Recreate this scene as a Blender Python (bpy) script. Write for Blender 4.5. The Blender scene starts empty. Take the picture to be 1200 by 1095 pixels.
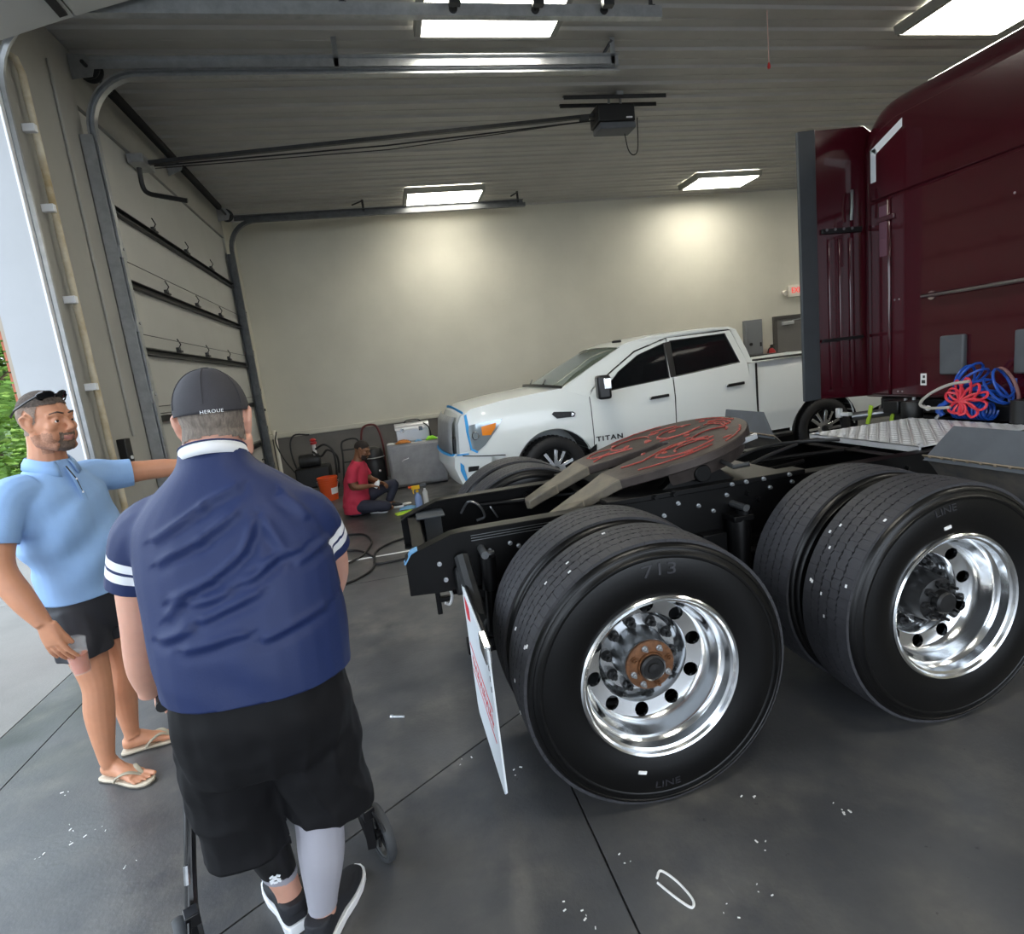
import bpy, bmesh, math, random
from mathutils import Vector, Matrix, noise
from math import sin, cos, pi, radians, sqrt, atan2
SC = bpy.context.scene
COL = SC.collection
random.seed(7)

# ---------------------------------------------------------------- camera, sky, exposure
cam_d = bpy.data.cameras.new('camera')
cam_d.sensor_width = 36.0; cam_d.sensor_fit = 'HORIZONTAL'; cam_d.lens = 667.03 / 1200 * 36
cam_d.clip_start = 0.05; cam_d.clip_end = 300
cam = bpy.data.objects.new('camera', cam_d); COL.objects.link(cam)
def _cam_rot(yaw, pitch, roll):
    f = Vector((sin(yaw)*cos(pitch), cos(yaw)*cos(pitch), -sin(pitch)))
    r = Vector((cos(yaw), -sin(yaw), 0)); u = r.cross(f)
    c, s = cos(roll), sin(roll)
    r2 = c*r + s*u; u2 = -s*r + c*u
    return Matrix((r2, u2, -f)).transposed()
cam.matrix_world = Matrix.Translation((0, 0, 1.68)) @ _cam_rot(radians(11.378), radians(9.672), radians(-6.687)).to_4x4()
SC.camera = cam

W = bpy.data.worlds.new('world'); SC.world = W; W.use_nodes = True
wn = W.node_tree.nodes; wl = W.node_tree.links
bg = wn['Background']
# bright overcast sky, a little brighter overhead
tc = wn.new('ShaderNodeTexCoord'); sx = wn.new('ShaderNodeSeparateXYZ'); cr = wn.new('ShaderNodeValToRGB')
wl.new(tc.outputs['Generated'], sx.inputs[0]); wl.new(sx.outputs['Z'], cr.inputs[0]); wl.new(cr.outputs[0], bg.inputs[0])
cr.color_ramp.elements[0].position = 0.0; cr.color_ramp.elements[0].color = (.80, .89, 1.0, 1)
cr.color_ramp.elements[1].position = 1.0; cr.color_ramp.elements[1].color = (.74, .86, 1.0, 1)
bg.inputs[1].default_value = 2.7
LAMP = 14.0          # strength of the ceiling lamps' diffusers

VS = SC.view_settings
VS.view_transform = 'Standard'; VS.look = 'None'; VS.gamma = 1.0; VS.use_curve_mapping = False
VS.exposure = 0.8
SC.cycles.max_bounces = 10; SC.cycles.diffuse_bounces = 5; SC.cycles.glossy_bounces = 5
SC.cycles.sample_clamp_indirect = 8.0

# ---------------------------------------------------------------- helpers
def lin(h):
    if isinstance(h, str):
        h = h.lstrip('#'); c = [int(h[i:i+2], 16)/255 for i in (0, 2, 4)]
    else: c = h
    return tuple(x/12.92 if x <= .04045 else ((x+.055)/1.055)**2.4 for x in c) + (1,)
def floor_mat():
    m = bpy.data.materials.new('floor_paint'); m.use_nodes = True; nt = m.node_tree; N = nt.nodes.new; L = nt.links.new; b = nt.nodes['Principled BSDF']
    t = N('ShaderNodeTexCoord'); geo = N('ShaderNodeNewGeometry')
    def nz(scale, det=6, stretch=None, rough=.6):
        n = N('ShaderNodeTexNoise'); n.inputs['Scale'].default_value = scale; n.inputs['Detail'].default_value = det; n.inputs['Roughness'].default_value = rough
        if stretch:
            mp = N('ShaderNodeMapping'); mp.inputs['Scale'].default_value = stretch; mp.inputs['Rotation'].default_value = (0, 0, .4); L(geo.outputs['Position'], mp.inputs[0]); L(mp.outputs[0], n.inputs['Vector'])
        else: L(geo.outputs['Position'], n.inputs['Vector'])
        return n.outputs[0]
    def ramp(x, p0, c0, p1, c1):
        r = N('ShaderNodeValToRGB'); r.color_ramp.elements[0].position = p0; r.color_ramp.elements[1].position = p1
        r.color_ramp.elements[0].color = c0; r.color_ramp.elements[1].color = c1; L(x, r.inputs[0]); return r.outputs[0]
    def mix(f, a, b_):
        k = N('ShaderNodeMix'); k.data_type = 'RGBA'; L(f, k.inputs['Factor']); L(a, k.inputs['A']); L(b_, k.inputs['B']); return k.outputs['Result']
    base = ramp(nz(.8), .35, lin('#3b3c3f'), .68, lin('#5a5a5b'))
    wear = ramp(nz(5.5, 8), .35, lin('#434345'), .7, lin('#747069'))
    f = ramp(nz(1.7, 4), .42, (0, 0, 0, 1), .66, (.8, .8, .8, 1))
    c = mix(f, base, wear)
    scuff = ramp(nz(14, 8, (1, .16, 1), .7), .66, (0, 0, 0, 1), .78, (.28, .28, .28, 1))
    white = N('ShaderNodeRGB'); white.outputs[0].default_value = lin('#9a9894')
    c = mix(scuff, c, white.outputs[0])
    spots = ramp(nz(23, 3), .70, (0, 0, 0, 1), .76, (.7, .7, .7, 1)); dark = N('ShaderNodeRGB'); dark.outputs[0].default_value = lin('#252527')
    c = mix(spots, c, dark.outputs[0])
    L(c, b.inputs['Base Color'])
    mr = N('ShaderNodeMapRange'); mr.inputs[1].default_value = .3; mr.inputs[2].default_value = .7; mr.inputs[3].default_value = .28; mr.inputs[4].default_value = .50; L(nz(2.4), mr.inputs[0]); L(mr.outputs[0], b.inputs['Roughness'])
    bp = N('ShaderNodeBump'); bp.inputs['Strength'].default_value = .12; bp.inputs['Distance'].default_value = .01; L(nz(60, 4), bp.inputs['Height']); L(bp.outputs[0], b.inputs['Normal'])
    return m
MATS = {}
def pm(name, col, rough=.5, metal=0.0, nz=None, bump=None, coat=0.0, emit=0.0, col2=None, trans=0.0, alpha=1.0, rnz=None, aniso=None, stretch=None):
    """principled material; nz=(scale, amount) mottles the colour, bump=(scale, strength), rnz=(scale, amount) varies gloss"""
    m = bpy.data.materials.new(name); m.use_nodes = True
    nt = m.node_tree; b = nt.nodes['Principled BSDF']; L = nt.links.new
    c = lin(col)
    b.inputs['Base Color'].default_value = c; b.inputs['Roughness'].default_value = rough; b.inputs['Metallic'].default_value = metal
    b.inputs['Coat Weight'].default_value = coat; b.inputs['Coat Roughness'].default_value = .06
    b.inputs['Transmission Weight'].default_value = trans; b.inputs['Alpha'].default_value = alpha
    if emit: b.inputs['Emission Color'].default_value = c; b.inputs['Emission Strength'].default_value = emit
    t = nt.nodes.new('ShaderNodeTexCoord')
    vec = t.outputs['Object']
    if stretch:
        mp = nt.nodes.new('ShaderNodeMapping'); mp.inputs['Scale'].default_value = stretch; L(vec, mp.inputs[0]); vec = mp.outputs[0]
    def tex(scale, det=5):
        n = nt.nodes.new('ShaderNodeTexNoise'); n.inputs['Scale'].default_value = scale; n.inputs['Detail'].default_value = det
        n.inputs['Roughness'].default_value = .6; L(vec, n.inputs['Vector']); return n.outputs[0]
    if nz:
        r = nt.nodes.new('ShaderNodeValToRGB'); r.color_ramp.elements[0].position = .3; r.color_ramp.elements[1].position = .7
        a = nz[1]; d = lin(col2) if col2 else tuple(x*(1-a) for x in c[:3]) + (1,)
        h = c if col2 else tuple(min(1, x*(1+a)) for x in c[:3]) + (1,)
        r.color_ramp.elements[0].color = d; r.color_ramp.elements[1].color = h
        L(tex(nz[0]), r.inputs[0]); L(r.outputs[0], b.inputs['Base Color'])
    if bump:
        bp = nt.nodes.new('ShaderNodeBump'); bp.inputs['Strength'].default_value = bump[1]; bp.inputs['Distance'].default_value = .01
        L(tex(bump[0]), bp.inputs['Height']); L(bp.outputs[0], b.inputs['Normal'])
    if rnz:
        mr = nt.nodes.new('ShaderNodeMapRange'); mr.inputs[1].default_value = .3; mr.inputs[2].default_value = .7
        mr.inputs[3].default_value = rough - rnz[1]; mr.inputs[4].default_value = rough + rnz[1]
        L(tex(rnz[0]), mr.inputs[0]); L(mr.outputs[0], b.inputs['Roughness'])
    MATS[name] = m
    return m

ORG = {}
class MB:
    def __init__(s): s.v = []; s.f = []; s.m = []
    def add(s, vs, fs, m=0):
        o = len(s.v); s.v += [Vector(v) for v in vs]; s.f += [tuple(i+o for i in f) for f in fs]; s.m += [m]*len(fs); return s
    def box(s, x0, x1, y0, y1, z0, z1, m=0):
        v = [(x, y, z) for z in (z0, z1) for y in (y0, y1) for x in (x0, x1)]
        return s.add(v, [(0,2,3,1),(4,5,7,6),(0,1,5,4),(2,6,7,3),(0,4,6,2),(1,3,7,5)], m)
    def obox(s, c, size, R=None, m=0):
        c = Vector(c); R = R or Matrix.Identity(3); h = [x/2 for x in size]
        v = [c + R @ Vector((x*h[0], y*h[1], z*h[2])) for z in (-1,1) for y in (-1,1) for x in (-1,1)]
        return s.add(v, [(0,2,3,1),(4,5,7,6),(0,1,5,4),(2,6,7,3),(0,4,6,2),(1,3,7,5)], m)
    def tube(s, pts, r, n=8, m=0, closed=False, caps=True, flat=None):
        pts = [Vector(p) for p in pts]; k = len(pts)
        rs = r if isinstance(r, (list, tuple)) else [r]*k
        ts = []
        for i in range(k):
            if closed: t = pts[(i+1) % k] - pts[i-1]
            else: t = pts[min(i+1, k-1)] - pts[max(i-1, 0)]
            ts.append(t.normalized() if t.length > 1e-9 else Vector((0, 0, 1)))
        up = Vector((0, 0, 1)) if abs(ts[0].z) < .9 else Vector((1, 0, 0))
        a = ts[0].cross(up).normalized(); vs = []
        for i in range(k):
            if i: 
                a = a - ts[i]*a.dot(ts[i])
                a = a.normalized() if a.length > 1e-6 else ts[i].orthogonal().normalized()
            b = ts[i].cross(a)
            for j in range(n):
                q = 2*pi*j/n
                ra, rb = (rs[i] if isinstance(rs[i], tuple) else (rs[i], rs[i]))
                vs.append(pts[i] + a*cos(q)*ra + b*sin(q)*rb)
        fs = []
        for i in range(k if closed else k-1):
            i2 = (i+1) % k
            for j in range(n):
                j2 = (j+1) % n; fs.append((i*n+j, i*n+j2, i2*n+j2, i2*n+j))
        if caps and not closed:
            fs.append(tuple(range(n))[::-1]); fs.append(tuple(range((k-1)*n, k*n)))
        return s.add(vs, fs, m)
    def cyl(s, p0, p1, r, n=16, m=0, r1=None): return s.tube([p0, p1], [r, r if r1 is None else r1], n, m)
    def lathe(s, prof, org=(0,0,0), axis=(0,0,1), n=32, m=0, closed=False, a0=0, a1=2*pi):
        """prof = [(radius, distance along axis)]"""
        org = Vector(org); ax = Vector(axis).normalized(); u = ax.orthogonal().normalized()
        if abs(ax.y) > .9: u = Vector((1, 0, 0))
        w = ax.cross(u); full = abs(a1-a0-2*pi) < 1e-6; k = len(prof); nn = n if full else n+1; vs = []
        for i in range(nn):
            q = a0 + (a1-a0)*i/n
            d = u*cos(q) + w*sin(q)
            for r, t in prof: vs.append(org + d*r + ax*t)
        fs = []
        for i in range(n):
            i2 = (i+1) % nn
            for j in range(k if closed else k-1):
                j2 = (j+1) % k; fs.append((i*k+j, i2*k+j, i2*k+j2, i*k+j2))
        return s.add(vs, fs, m)
    def prism(s, poly, p0, p1, plane='xz', m=0):
        """extrude a 2D outline; plane 'xz' extrudes along y, 'xy' along z, 'yz' along x"""
        def P(a, b, t): return {'xz': (a, t, b), 'xy': (a, b, t), 'yz': (t, a, b)}[plane]
        k = len(poly); vs = [P(a, b, p0) for a, b in poly] + [P(a, b, p1) for a, b in poly]
        fs = [tuple(range(k)), tuple(range(k, 2*k))[::-1]] + [(i, (i+1) % k, (i+1) % k+k, i+k) for i in range(k)]
        return s.add(vs, fs, m)
    def ell(s, c, r, n=16, k=10, R=None, m=0):
        c = Vector(c); R = R or Matrix.Identity(3); r = (r, r, r) if not isinstance(r, (tuple, list)) else r
        vs = [c + R @ Vector((0, 0, r[2]))]
        for i in range(1, k):
            t = pi*i/k
            for j in range(n):
                q = 2*pi*j/n; vs.append(c + R @ Vector((r[0]*sin(t)*cos(q), r[1]*sin(t)*sin(q), r[2]*cos(t))))
        vs.append(c + R @ Vector((0, 0, -r[2])))
        fs = [(0, 1+j, 1+(j+1) % n) for j in range(n)]
        for i in range(k-2):
            for j in range(n): fs.append((1+i*n+j, 1+(i+1)*n+j, 1+(i+1)*n+(j+1) % n, 1+i*n+(j+1) % n))
        e = len(vs)-1; fs += [(e, 1+(k-2)*n+(j+1) % n, 1+(k-2)*n+j) for j in range(n)]
        return s.add(vs, fs, m)
    def xf(s, M):
        s.v = [M @ v for v in s.v]; return s
    def mesh(s, name, mats, smooth=35, recalc=True, off=Vector((0,0,0))):
        me = bpy.data.meshes.new(name); me.from_pydata([v-off for v in s.v], [], s.f)
        for mm in (mats if isinstance(mats, (list, tuple)) else [mats]): me.materials.append(mm)
        for p, i in zip(me.polygons, s.m): p.material_index = i
        if recalc:
            b = bmesh.new(); b.from_mesh(me); bmesh.ops.recalc_face_normals(b, faces=b.faces); b.to_mesh(me); b.free()
        if smooth:
            me.shade_smooth(); me.set_sharp_from_angle(angle=radians(smooth))
        me.update(); return me
    def build(s, name, mats, parent=None, bevel=0, smooth=35, recalc=True, base=False):
        lo = Vector([min(v[i] for v in s.v) for i in range(3)]); hi = Vector([max(v[i] for v in s.v) for i in range(3)])
        c = (lo+hi)/2
        if base: c.z = lo.z
        o = bpy.data.objects.new(name, s.mesh(name, mats, smooth, recalc, c)); COL.objects.link(o)
        place(o, c, parent)
        if bevel:
            bv = o.modifiers.new('bevel', 'BEVEL'); bv.width = bevel; bv.segments = 2; bv.limit_method = 'ANGLE'; bv.angle_limit = radians(40)
        return o
def place(o, c, parent=None):
    c = Vector(c); ORG[o.name] = c.copy()
    o.location = c - (ORG[parent.name] if parent else Vector((0,0,0)))
    if parent: o.parent = parent
def inst(name, me, loc, parent, rot=None):
    o = bpy.data.objects.new(name, me); COL.objects.link(o); place(o, loc, parent)
    if rot: o.rotation_euler = rot
    return o
def tag(o, label=None, cat=None, group=None, kind=None):
    for k, x in (('label', label), ('category', cat), ('group', group), ('kind', kind)):
        if x: o[k] = x
    return o
def thing(name, loc, label, cat, group=None):
    o = bpy.data.objects.new(name, None); o.empty_display_size = .1; COL.objects.link(o); place(o, loc)
    return tag(o, label, cat, group)
def structure(name, loc=(0,0,0)):
    o = bpy.data.objects.new(name, None); o.empty_display_size = .1; COL.objects.link(o); place(o, loc); o['kind'] = 'structure'; return o
def copy_thing(o, delta, label=None, parent=None):
    c = o.copy(); COL.objects.link(c)
    if parent is None:
        ORG[c.name] = ORG[o.name] + Vector(delta); c.location = Vector(o.location) + Vector(delta)
        if label: c['label'] = label
    else:
        c.parent = parent; ORG[c.name] = ORG[o.name] + Vector(delta)
    for ch in list(o.children): copy_thing(ch, delta, None, c)
    return c
def arc(c, r, a0, a1, n, plane='xz'):
    out = []
    for i in range(n+1):
        a = a0+(a1-a0)*i/n; p, q = r*cos(a), r*sin(a)
        out.append({'xz': (c[0]+p, c[1], c[2]+q), 'xy': (c[0]+p, c[1]+q, c[2]), 'yz': (c[0], c[1]+p, c[2]+q)}[plane])
    return out
def spline(pts, k=6):
    """Catmull-Rom through the points"""
    P = [Vector(p) for p in pts]; P = [2*P[0]-P[1]] + P + [2*P[-1]-P[-2]]; out = []
    for i in range(1, len(P)-2):
        for j in range(k):
            t = j/k; a, b, c, d = P[i-1:i+3]
            out.append(.5*((2*b)+(c-a)*t+(2*a-5*b+4*c-d)*t*t+(3*b-a-3*c+d)*t**3))
    return out + [P[-2]]
def text_mesh(name, body, size, M, mat, depth=.002, align='CENTER', bend=None, spacing=1.0, sx=1.0, off=0.0):
    cu = bpy.data.curves.new(name, 'FONT'); cu.body = body; cu.size = size; cu.extrude = depth; cu.align_x = align; cu.align_y = 'CENTER'
    cu.space_character = spacing; cu.offset = off; cu.resolution_u = 3
    o = bpy.data.objects.new(name, cu); COL.objects.link(o)
    dg = bpy.context.evaluated_depsgraph_get(); me = bpy.data.meshes.new_from_object(o.evaluated_get(dg))
    bpy.data.objects.remove(o); bpy.data.curves.remove(cu)
    mb = MB(); mb.add([(v.co.x*sx, v.co.y, v.co.z) for v in me.vertices], [tuple(p.vertices) for p in me.polygons]); bpy.data.meshes.remove(me)
    if bend: mb.v = [bend(v) for v in mb.v]
    mb.xf(M); return mb
def apply_mods(o):
    dg = bpy.context.evaluated_depsgraph_get(); me = bpy.data.meshes.new_from_object(o.evaluated_get(dg))
    old = o.data; o.modifiers.clear(); o.data = me; bpy.data.meshes.remove(old); return o
def boolean(o, cutter_mb, op='DIFFERENCE', solver='EXACT'):
    c = bpy.data.objects.new('cutter', cutter_mb.mesh('cutter', [], 0)); COL.objects.link(c)
    m = o.modifiers.new('b', 'BOOLEAN'); m.object = c; m.operation = op; m.solver = solver
    c.location = ORG[o.name] * 0
    # cutter verts are in world space; the object's data are relative to its own origin
    bpy.context.view_layer.update(); apply_mods(o)
    bpy.data.objects.remove(c); return o
def FR(x, z=None):
    """rotation whose columns are an orthonormal frame with first axis x"""
    x = Vector(x).normalized(); z = Vector(z or (0, 0, 1)); y = z.cross(x).normalized(); z = x.cross(y)
    return Matrix((x, y, z)).transposed()
# ---------------------------------------------------------------- materials
M_floor = floor_mat()
M_apron = pm('outside_concrete', '#75726d', .85, nz=(1.5, .12), bump=(60, .2))
M_wall = pm('cream_wall', '#cbc8ba', .75, nz=(1.2, .05), bump=(40, .06))
M_col = pm('column_paint', '#a3a29b', .7, nz=(2, .06), bump=(30, .06))
M_jamb = pm('jamb_white', '#aeb0b2', .6, nz=(2, .04))
M_dado = pm('grey_dado', '#726f6b', .7, nz=(3, .12))
M_ceil = pm('ceiling_sheet', '#adaca8', .55, nz=(1.5, .06))
M_brick = pm('brick', '#b06a50', .85, nz=(9, .25), bump=(60, .3))
M_mortar = pm('mortar', '#a89e90', .9)
M_white = pm('white_strip', '#f2f3f4', .45)
M_door = pm('door_panel_white', '#b9b9b4', .5, nz=(2, .04))
M_steel = pm('galvanised_steel', '#a9acae', .36, .65, nz=(14, .15))
M_dsteel = pm('dark_steel', '#3a3b3c', .45, .5, nz=(12, .2))
M_black = pm('black_plastic', '#141415', .45)
M_diff = pm('lamp_diffuser', '#fffaec', .4, emit=LAMP)
M_lamp = pm('lamp_housing', '#8f8f88', .5)
M_pipe = pm('pipe_cream', '#ded7c2', .5, nz=(6, .3), col2='#a8946c')
M_chrome = pm('chrome', '#d8dadc', .08, 1.0)

XL = -2.06; YB = 10.6; ZC = 4.57; XR = 14.0; YF = -7.0

# ---------------------------------------------------------------- floor: slabs with sawn joints
floor = MB().box(XL-.3, XR, YF, YB, -.25, -.02).build('floor', M_dado, smooth=0); tag(floor, kind='structure')
gap = .004
def slab(poly):
    # shrink towards the centroid by the half joint width, chamfer left to the bevel modifier
    cx = sum(p[0] for p in poly)/len(poly); cy = sum(p[1] for p in poly)/len(poly)
    q = []
    n = len(poly)
    for i in range(n):
        p0, p1, p2 = Vector(poly[i-1]), Vector(poly[i]), Vector(poly[(i+1) % n])
        d1 = (p1-p0).normalized(); d2 = (p2-p1).normalized()
        n1 = Vector((-d1.y, d1.x)); n2 = Vector((-d2.y, d2.x))
        b = (n1+n2); b = b/max(.3, b.length_squared/2) if b.length > 1e-6 else n1
        q.append(p1 + b*gap)
    MB().prism([(v.x, v.y) for v in q], -.02, 0, 'xy').build('slab', M_floor, floor, smooth=0)
# joints seen in the photo: a diagonal one past the truck tyre, one running away from it, one across the bay
def ln(y): return .49
jA0, jA1 = (XL, .92), (.49, 2.61)      # the diagonal joint
slab([(XL, YF), (.49, YF), (.49, 2.61), (XL, .92)])
slab([(XL, .92), (.49, 2.61), (.49, 4.96), (XL, 4.96)])
slab([(.49, YF), (7.2, YF), (7.2, 4.96), (.49, 4.96), (.49, 2.61)])
slab([(XL, 4.96), (7.2, 4.96), (7.2, YB), (XL, YB)])
slab([(7.2, YF), (XR, YF), (XR, 4.96), (7.2, 4.96)])
slab([(7.2, 4.96), (XR, 4.96), (XR, YB), (7.2, YB)])
slab([(XL-.30, .2), (XL, .2), (XL, 4.4), (XL-.30, 4.4)])

# outside ground
gr = MB().box(-40, XL-.305, -40, 60, -.3, -.015).build('ground_outside', M_apron, smooth=0); tag(gr, kind='structure')
MB().box(XL-.305, 30, -30, YF-.01, -.3, -.015).build('slab', M_apron, gr, smooth=0)
for i in range(6):
    MB().box(-8.2, XL-.31, -7+i*3.3, -7+i*3.3+3.29, -.015, -.004).build('slab', M_apron, gr, smooth=0)

# ---------------------------------------------------------------- walls
wl_ = structure('wall_left', (XL, 2, 0))
TH = .22
def wbox(y0, y1, z0, z1, m=M_col, x0=XL-TH, x1=XL): return MB().box(x0, x1, y0, y1, z0, z1).build('wall_section', m, wl_, smooth=0)
wbox(4.4, 5.55, 0, ZC)                       # the column between the two bay doors
wbox(.2, 4.4, 4.15, ZC)                      # header over the open bay
wbox(-1.1, .2, 0, ZC)
wbox(-5.6, -1.1, 4.15, ZC)
wbox(YF, -5.6, 0, ZC)
wbox(5.55, 9.85, 4.15, ZC)                   # header over the closed door
wbox(9.85, YB, 0, ZC, M_wall)
wbox(5.55, 9.85, 0, 4.12, M_white, XL-TH, XL-.16)
# white weather strip on the jamb of the open bay and its painted reveal
MB().box(XL-.002, XL+.012, 4.385, 4.46, 0, 4.15).build('jamb_trim', M_white, wl_, bevel=.003)
MB().box(XL-TH-.06, XL-.002, 4.388, 4.4, 0, 4.15).build('jamb_reveal', M_jamb, wl_, smooth=0)
# brick veneer outside, its end showing past the reveal
zb = 0.0; k = 0
bm_ = MB().obox((0, 0, 0), (.09, .19, .057)).mesh('brick', M_brick, 0)
MB().box(XL-TH-.09, XL-TH-.022, 4.405, 5.6, 0, ZC+.4).build('mortar_bed', M_mortar, wl_, smooth=0)
while zb < 4.2:
    for j in range(3):
        y = 4.41+.095 + j*.2 + (.1 if k % 2 and j else 0)
        o = inst('brick', bm_, (XL-TH-.062, y, zb+.033), wl_)
    zb += .068; k += 1

wb = structure('wall_back', (4, YB, 0))
MB().box(XL-.1, XR, YB, YB+.2, 0, ZC).build('wall_section', M_wall, wb, smooth=0)
MB().box(XL, XR, YB-.012, YB, 0, .96).build('dado_panel', M_dado, wb, smooth=0)
tr = MB().box(XL, 7.8, YB-.05, YB, .97, 1.05).build('trim_1', M_wall, None, bevel=.006); tag(tr, kind='structure')
bb = MB().box(XL, 7.8, YB-.028, YB-.012, 0, .1).build('baseboard_back', M_dado, None, bevel=.004); tag(bb, kind='structure')
tl = MB().box(XL, XL+.05, 9.9, YB-.05, .97, 1.05).build('trim_2', M_wall, None, bevel=.006); tag(tl, kind='structure')
wr = structure('wall_right', (XR, 2, 0))
MB().box(XR, XR+.2, 4.4, YB, 0, ZC).build('wall_section', M_wall, wr, smooth=0)
MB().box(XR, XR+.2, YF, 4.4, 0, ZC).build('wall_section', M_wall, wr, smooth=0)
wf = structure('wall_front', (4, YF, 0))
MB().box(XL-.2, -1.5, YF-.2, YF, 0, ZC).build('wall_section', M_wall, wf, smooth=0)
MB().box(8.0, XR, YF-.2, YF, 0, ZC).build('wall_section', M_wall, wf, smooth=0)
MB().box(-1.5, 8.0, YF-.2, YF, 4.2, ZC).build('wall_section', M_wall, wf, smooth=0)

# ---------------------------------------------------------------- ceiling: ribbed sheets
ce = MB().box(XL-TH, XR+.2, YF-.2, YB+.2, ZC+.02, ZC+.25).build('ceiling', M_ceil, smooth=0); tag(ce, kind='structure')
PW = .978
def sheet():
    pf = []; rib = PW/3
    for i in range(3):
        y = i*rib
        pf += [(y, 0), (y+rib-.075, 0), (y+rib-.055, -.022), (y+rib-.02, -.022), (y+rib-.001, 0)]
        pf.insert(len(pf)-4, (y+rib*.38, 0)); pf.insert(len(pf)-4, (y+rib*.40, -.006)); pf.insert(len(pf)-4, (y+rib*.44, -.006)); pf.insert(len(pf)-4, (y+rib*.46, 0))
    vs = [(x, y, z) for x in (0, XR-XL) for y, z in pf]; n = len(pf)
    mb = MB(); mb.add(vs, [(i, i+1, n+i+1, n+i) for i in range(n-1)])
    return mb.mesh('ceiling_sheet', M_ceil, 0)
sh = sheet()
i = 0
while YF + i*PW < YB:
    inst('ceiling_sheet', sh, (XL, YF+i*PW-.02, ZC+.018), ce); i += 1

# ---------------------------------------------------------------- closed sectional door, far bay
d1 = structure('door_1', (XL, 7.7, 0))
YD0, YD1 = 5.58, 9.82; XD = XL-.02
seams = [0.0, .62, 1.03, 1.65, 2.26, 2.85, 3.47, 4.14]
for a, b in zip(seams, seams[1:]):
    m = MB().box(XD-.05, XD, YD0, YD1, a+.004, b-.004)
    m.build('door_panel', M_door, d1, bevel=.005)
for z in seams[1:-1]:
    # horizontal truss rib just under every seam
    mb = MB(); zz = z-.045
    mb.prism([(XD, zz-.03), (XD+.055, zz-.03), (XD+.055, zz-.024), (XD+.008, zz-.024), (XD+.008, zz+.024), (XD+.055, zz+.024), (XD+.055, zz+.03), (XD, zz+.03)], YD0+.05, YD1-.05, 'xz')
    mb.build('door_rib', M_dsteel, d1, smooth=0)
for z in seams[1:-1]:
    for y in (6.75, 7.75, 8.75):
        mb = MB().box(XD, XD+.03, y-.03, y+.03, z-.02, z+.05).cyl((XD+.035, y-.04, z+.01), (XD+.035, y+.04, z+.01), .012, 8).tube([(XD+.02, y, z+.04), (XD+.045, y, z+.08), (XD+.02, y, z+.14)], .006, 6)
        mb.build('door_hinge', M_dsteel, d1)
MB().tube([(XD+.05, 9.4, .45), (XD+.09, 9.4, .45), (XD+.09, 9.4, .75), (XD+.05, 9.4, .75)], .012, 8).build('pull_handle', M_dsteel, d1)
# lift cables
for z in (1.72, 2.36, 2.98):
    MB().tube([(XD+.06, YD0+.1, z), (XD+.05, YD1-.1, z)], .004, 5).build('truss_cable', M_dsteel, d1)

def door_track(y, side, ztop, xend, label, name='door_track', M_steel=M_steel):
    t = thing(name, (XL+.07, y, 0), label, 'track')
    R = .42; x0 = XL+.09
    path = [(x0, y, .05), (x0, y, ztop-R)] + arc((x0+R, y, ztop-R), R, pi, pi/2, 10)[1:] + [(xend, y, ztop)]
    # C-shaped rail: web and two lips
    mb = MB(); w = .03; pr = [(-w, -.028), (w, -.028), (w, -.014), (w-.006, -.014), (w-.006, -.022), (-w+.006, -.022), (-w+.006, .022), (w-.006, .022), (w-.006, .014), (w, .014), (w, .028), (-w, .028)]
    pts = [Vector(p) for p in path]; vs = []; n = len(pr)
    for i, p in enumerate(pts):
        tt = (pts[min(i+1, len(pts)-1)]-pts[max(i-1, 0)]).normalized(); a = Vector((0, -side, 0)); b = tt.cross(Vector((0, 1, 0)))
        for u, v in pr: vs.append(p + a*u + b*v)
    fs = [(i*n+j, i*n+(j+1) % n, (i+1)*n+(j+1) % n, (i+1)*n+j) for i in range(len(pts)-1) for j in range(n)]
    fs += [tuple(range(n)), tuple(range((len(pts)-1)*n, len(pts)*n))]
    mb.add(vs, fs); mb.build('rail', M_steel, t)
    # angle iron: jamb angle up the wall and the stiffener over the horizontal run
    yw = y - side*.05
    MB().box(XL+.002, XL+.10, yw-.004, yw+.004, 0, ztop-.45).box(XL+.002, XL+.008, yw-.004-(.0 if side > 0 else .09), yw+.004+(.09 if side > 0 else 0), 0, ztop-.45).build('jamb_angle', M_steel, t, smooth=0)
    MB().box(x0+.1, xend-.02, yw-.003, yw+.003, ztop+.02, ztop+.09).box(x0+.1, xend-.02, yw-.05, yw, ztop+.084, ztop+.09).build('stiffener_angle', M_steel, t, smooth=0)
    for z in (.6, 1.2, 1.8, 2.4, 3.0):
        MB().box(XL+.05, XL+.12, y-.05, y+.05, z-.05, z+.05).cyl((XL+.12, y, z+.02), (XL+.13, y, z+.02), .012, 8).build('bracket', M_steel, t, bevel=.003)
    return t
tk1 = door_track(5.5, 1, 4.34, 2.57, 'nearer galvanised rail bending from the wall column to run under the ceiling')
for x, y2 in ((0.0, 5.45), (2.5, 5.45)):
    MB().obox((x, y2, 4.47), (.04, .006, .24)).obox((x+.02, y2+.005, 4.47), (.006, .03, .24)).build('hanger', M_steel, tk1, smooth=0)
MB().tube([(2.5, 5.45, 4.56), (2.38, 5.52, 4.40)], .014, 6).build('hanger_brace', M_dsteel, tk1)
tk2 = door_track(9.78, -1, 4.36, 2.71, 'farther rail bending round beside the back wall corner and under the ceiling', M_steel=pm('dark_rail_steel', '#5f6162', .45, .6, nz=(12, .2)))  # farther rail gets a darker steel
for x in (.07, 2.6):
    MB().obox((x, 9.8, 4.47), (.035, .006, .22)).obox((x, 9.805, 4.47), (.006, .03, .22)).tube([(x, 9.79, 4.56), (x-.16, 9.6, 4.45)], .012, 6).build('hanger', M_dsteel, tk2, smooth=0)

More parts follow.
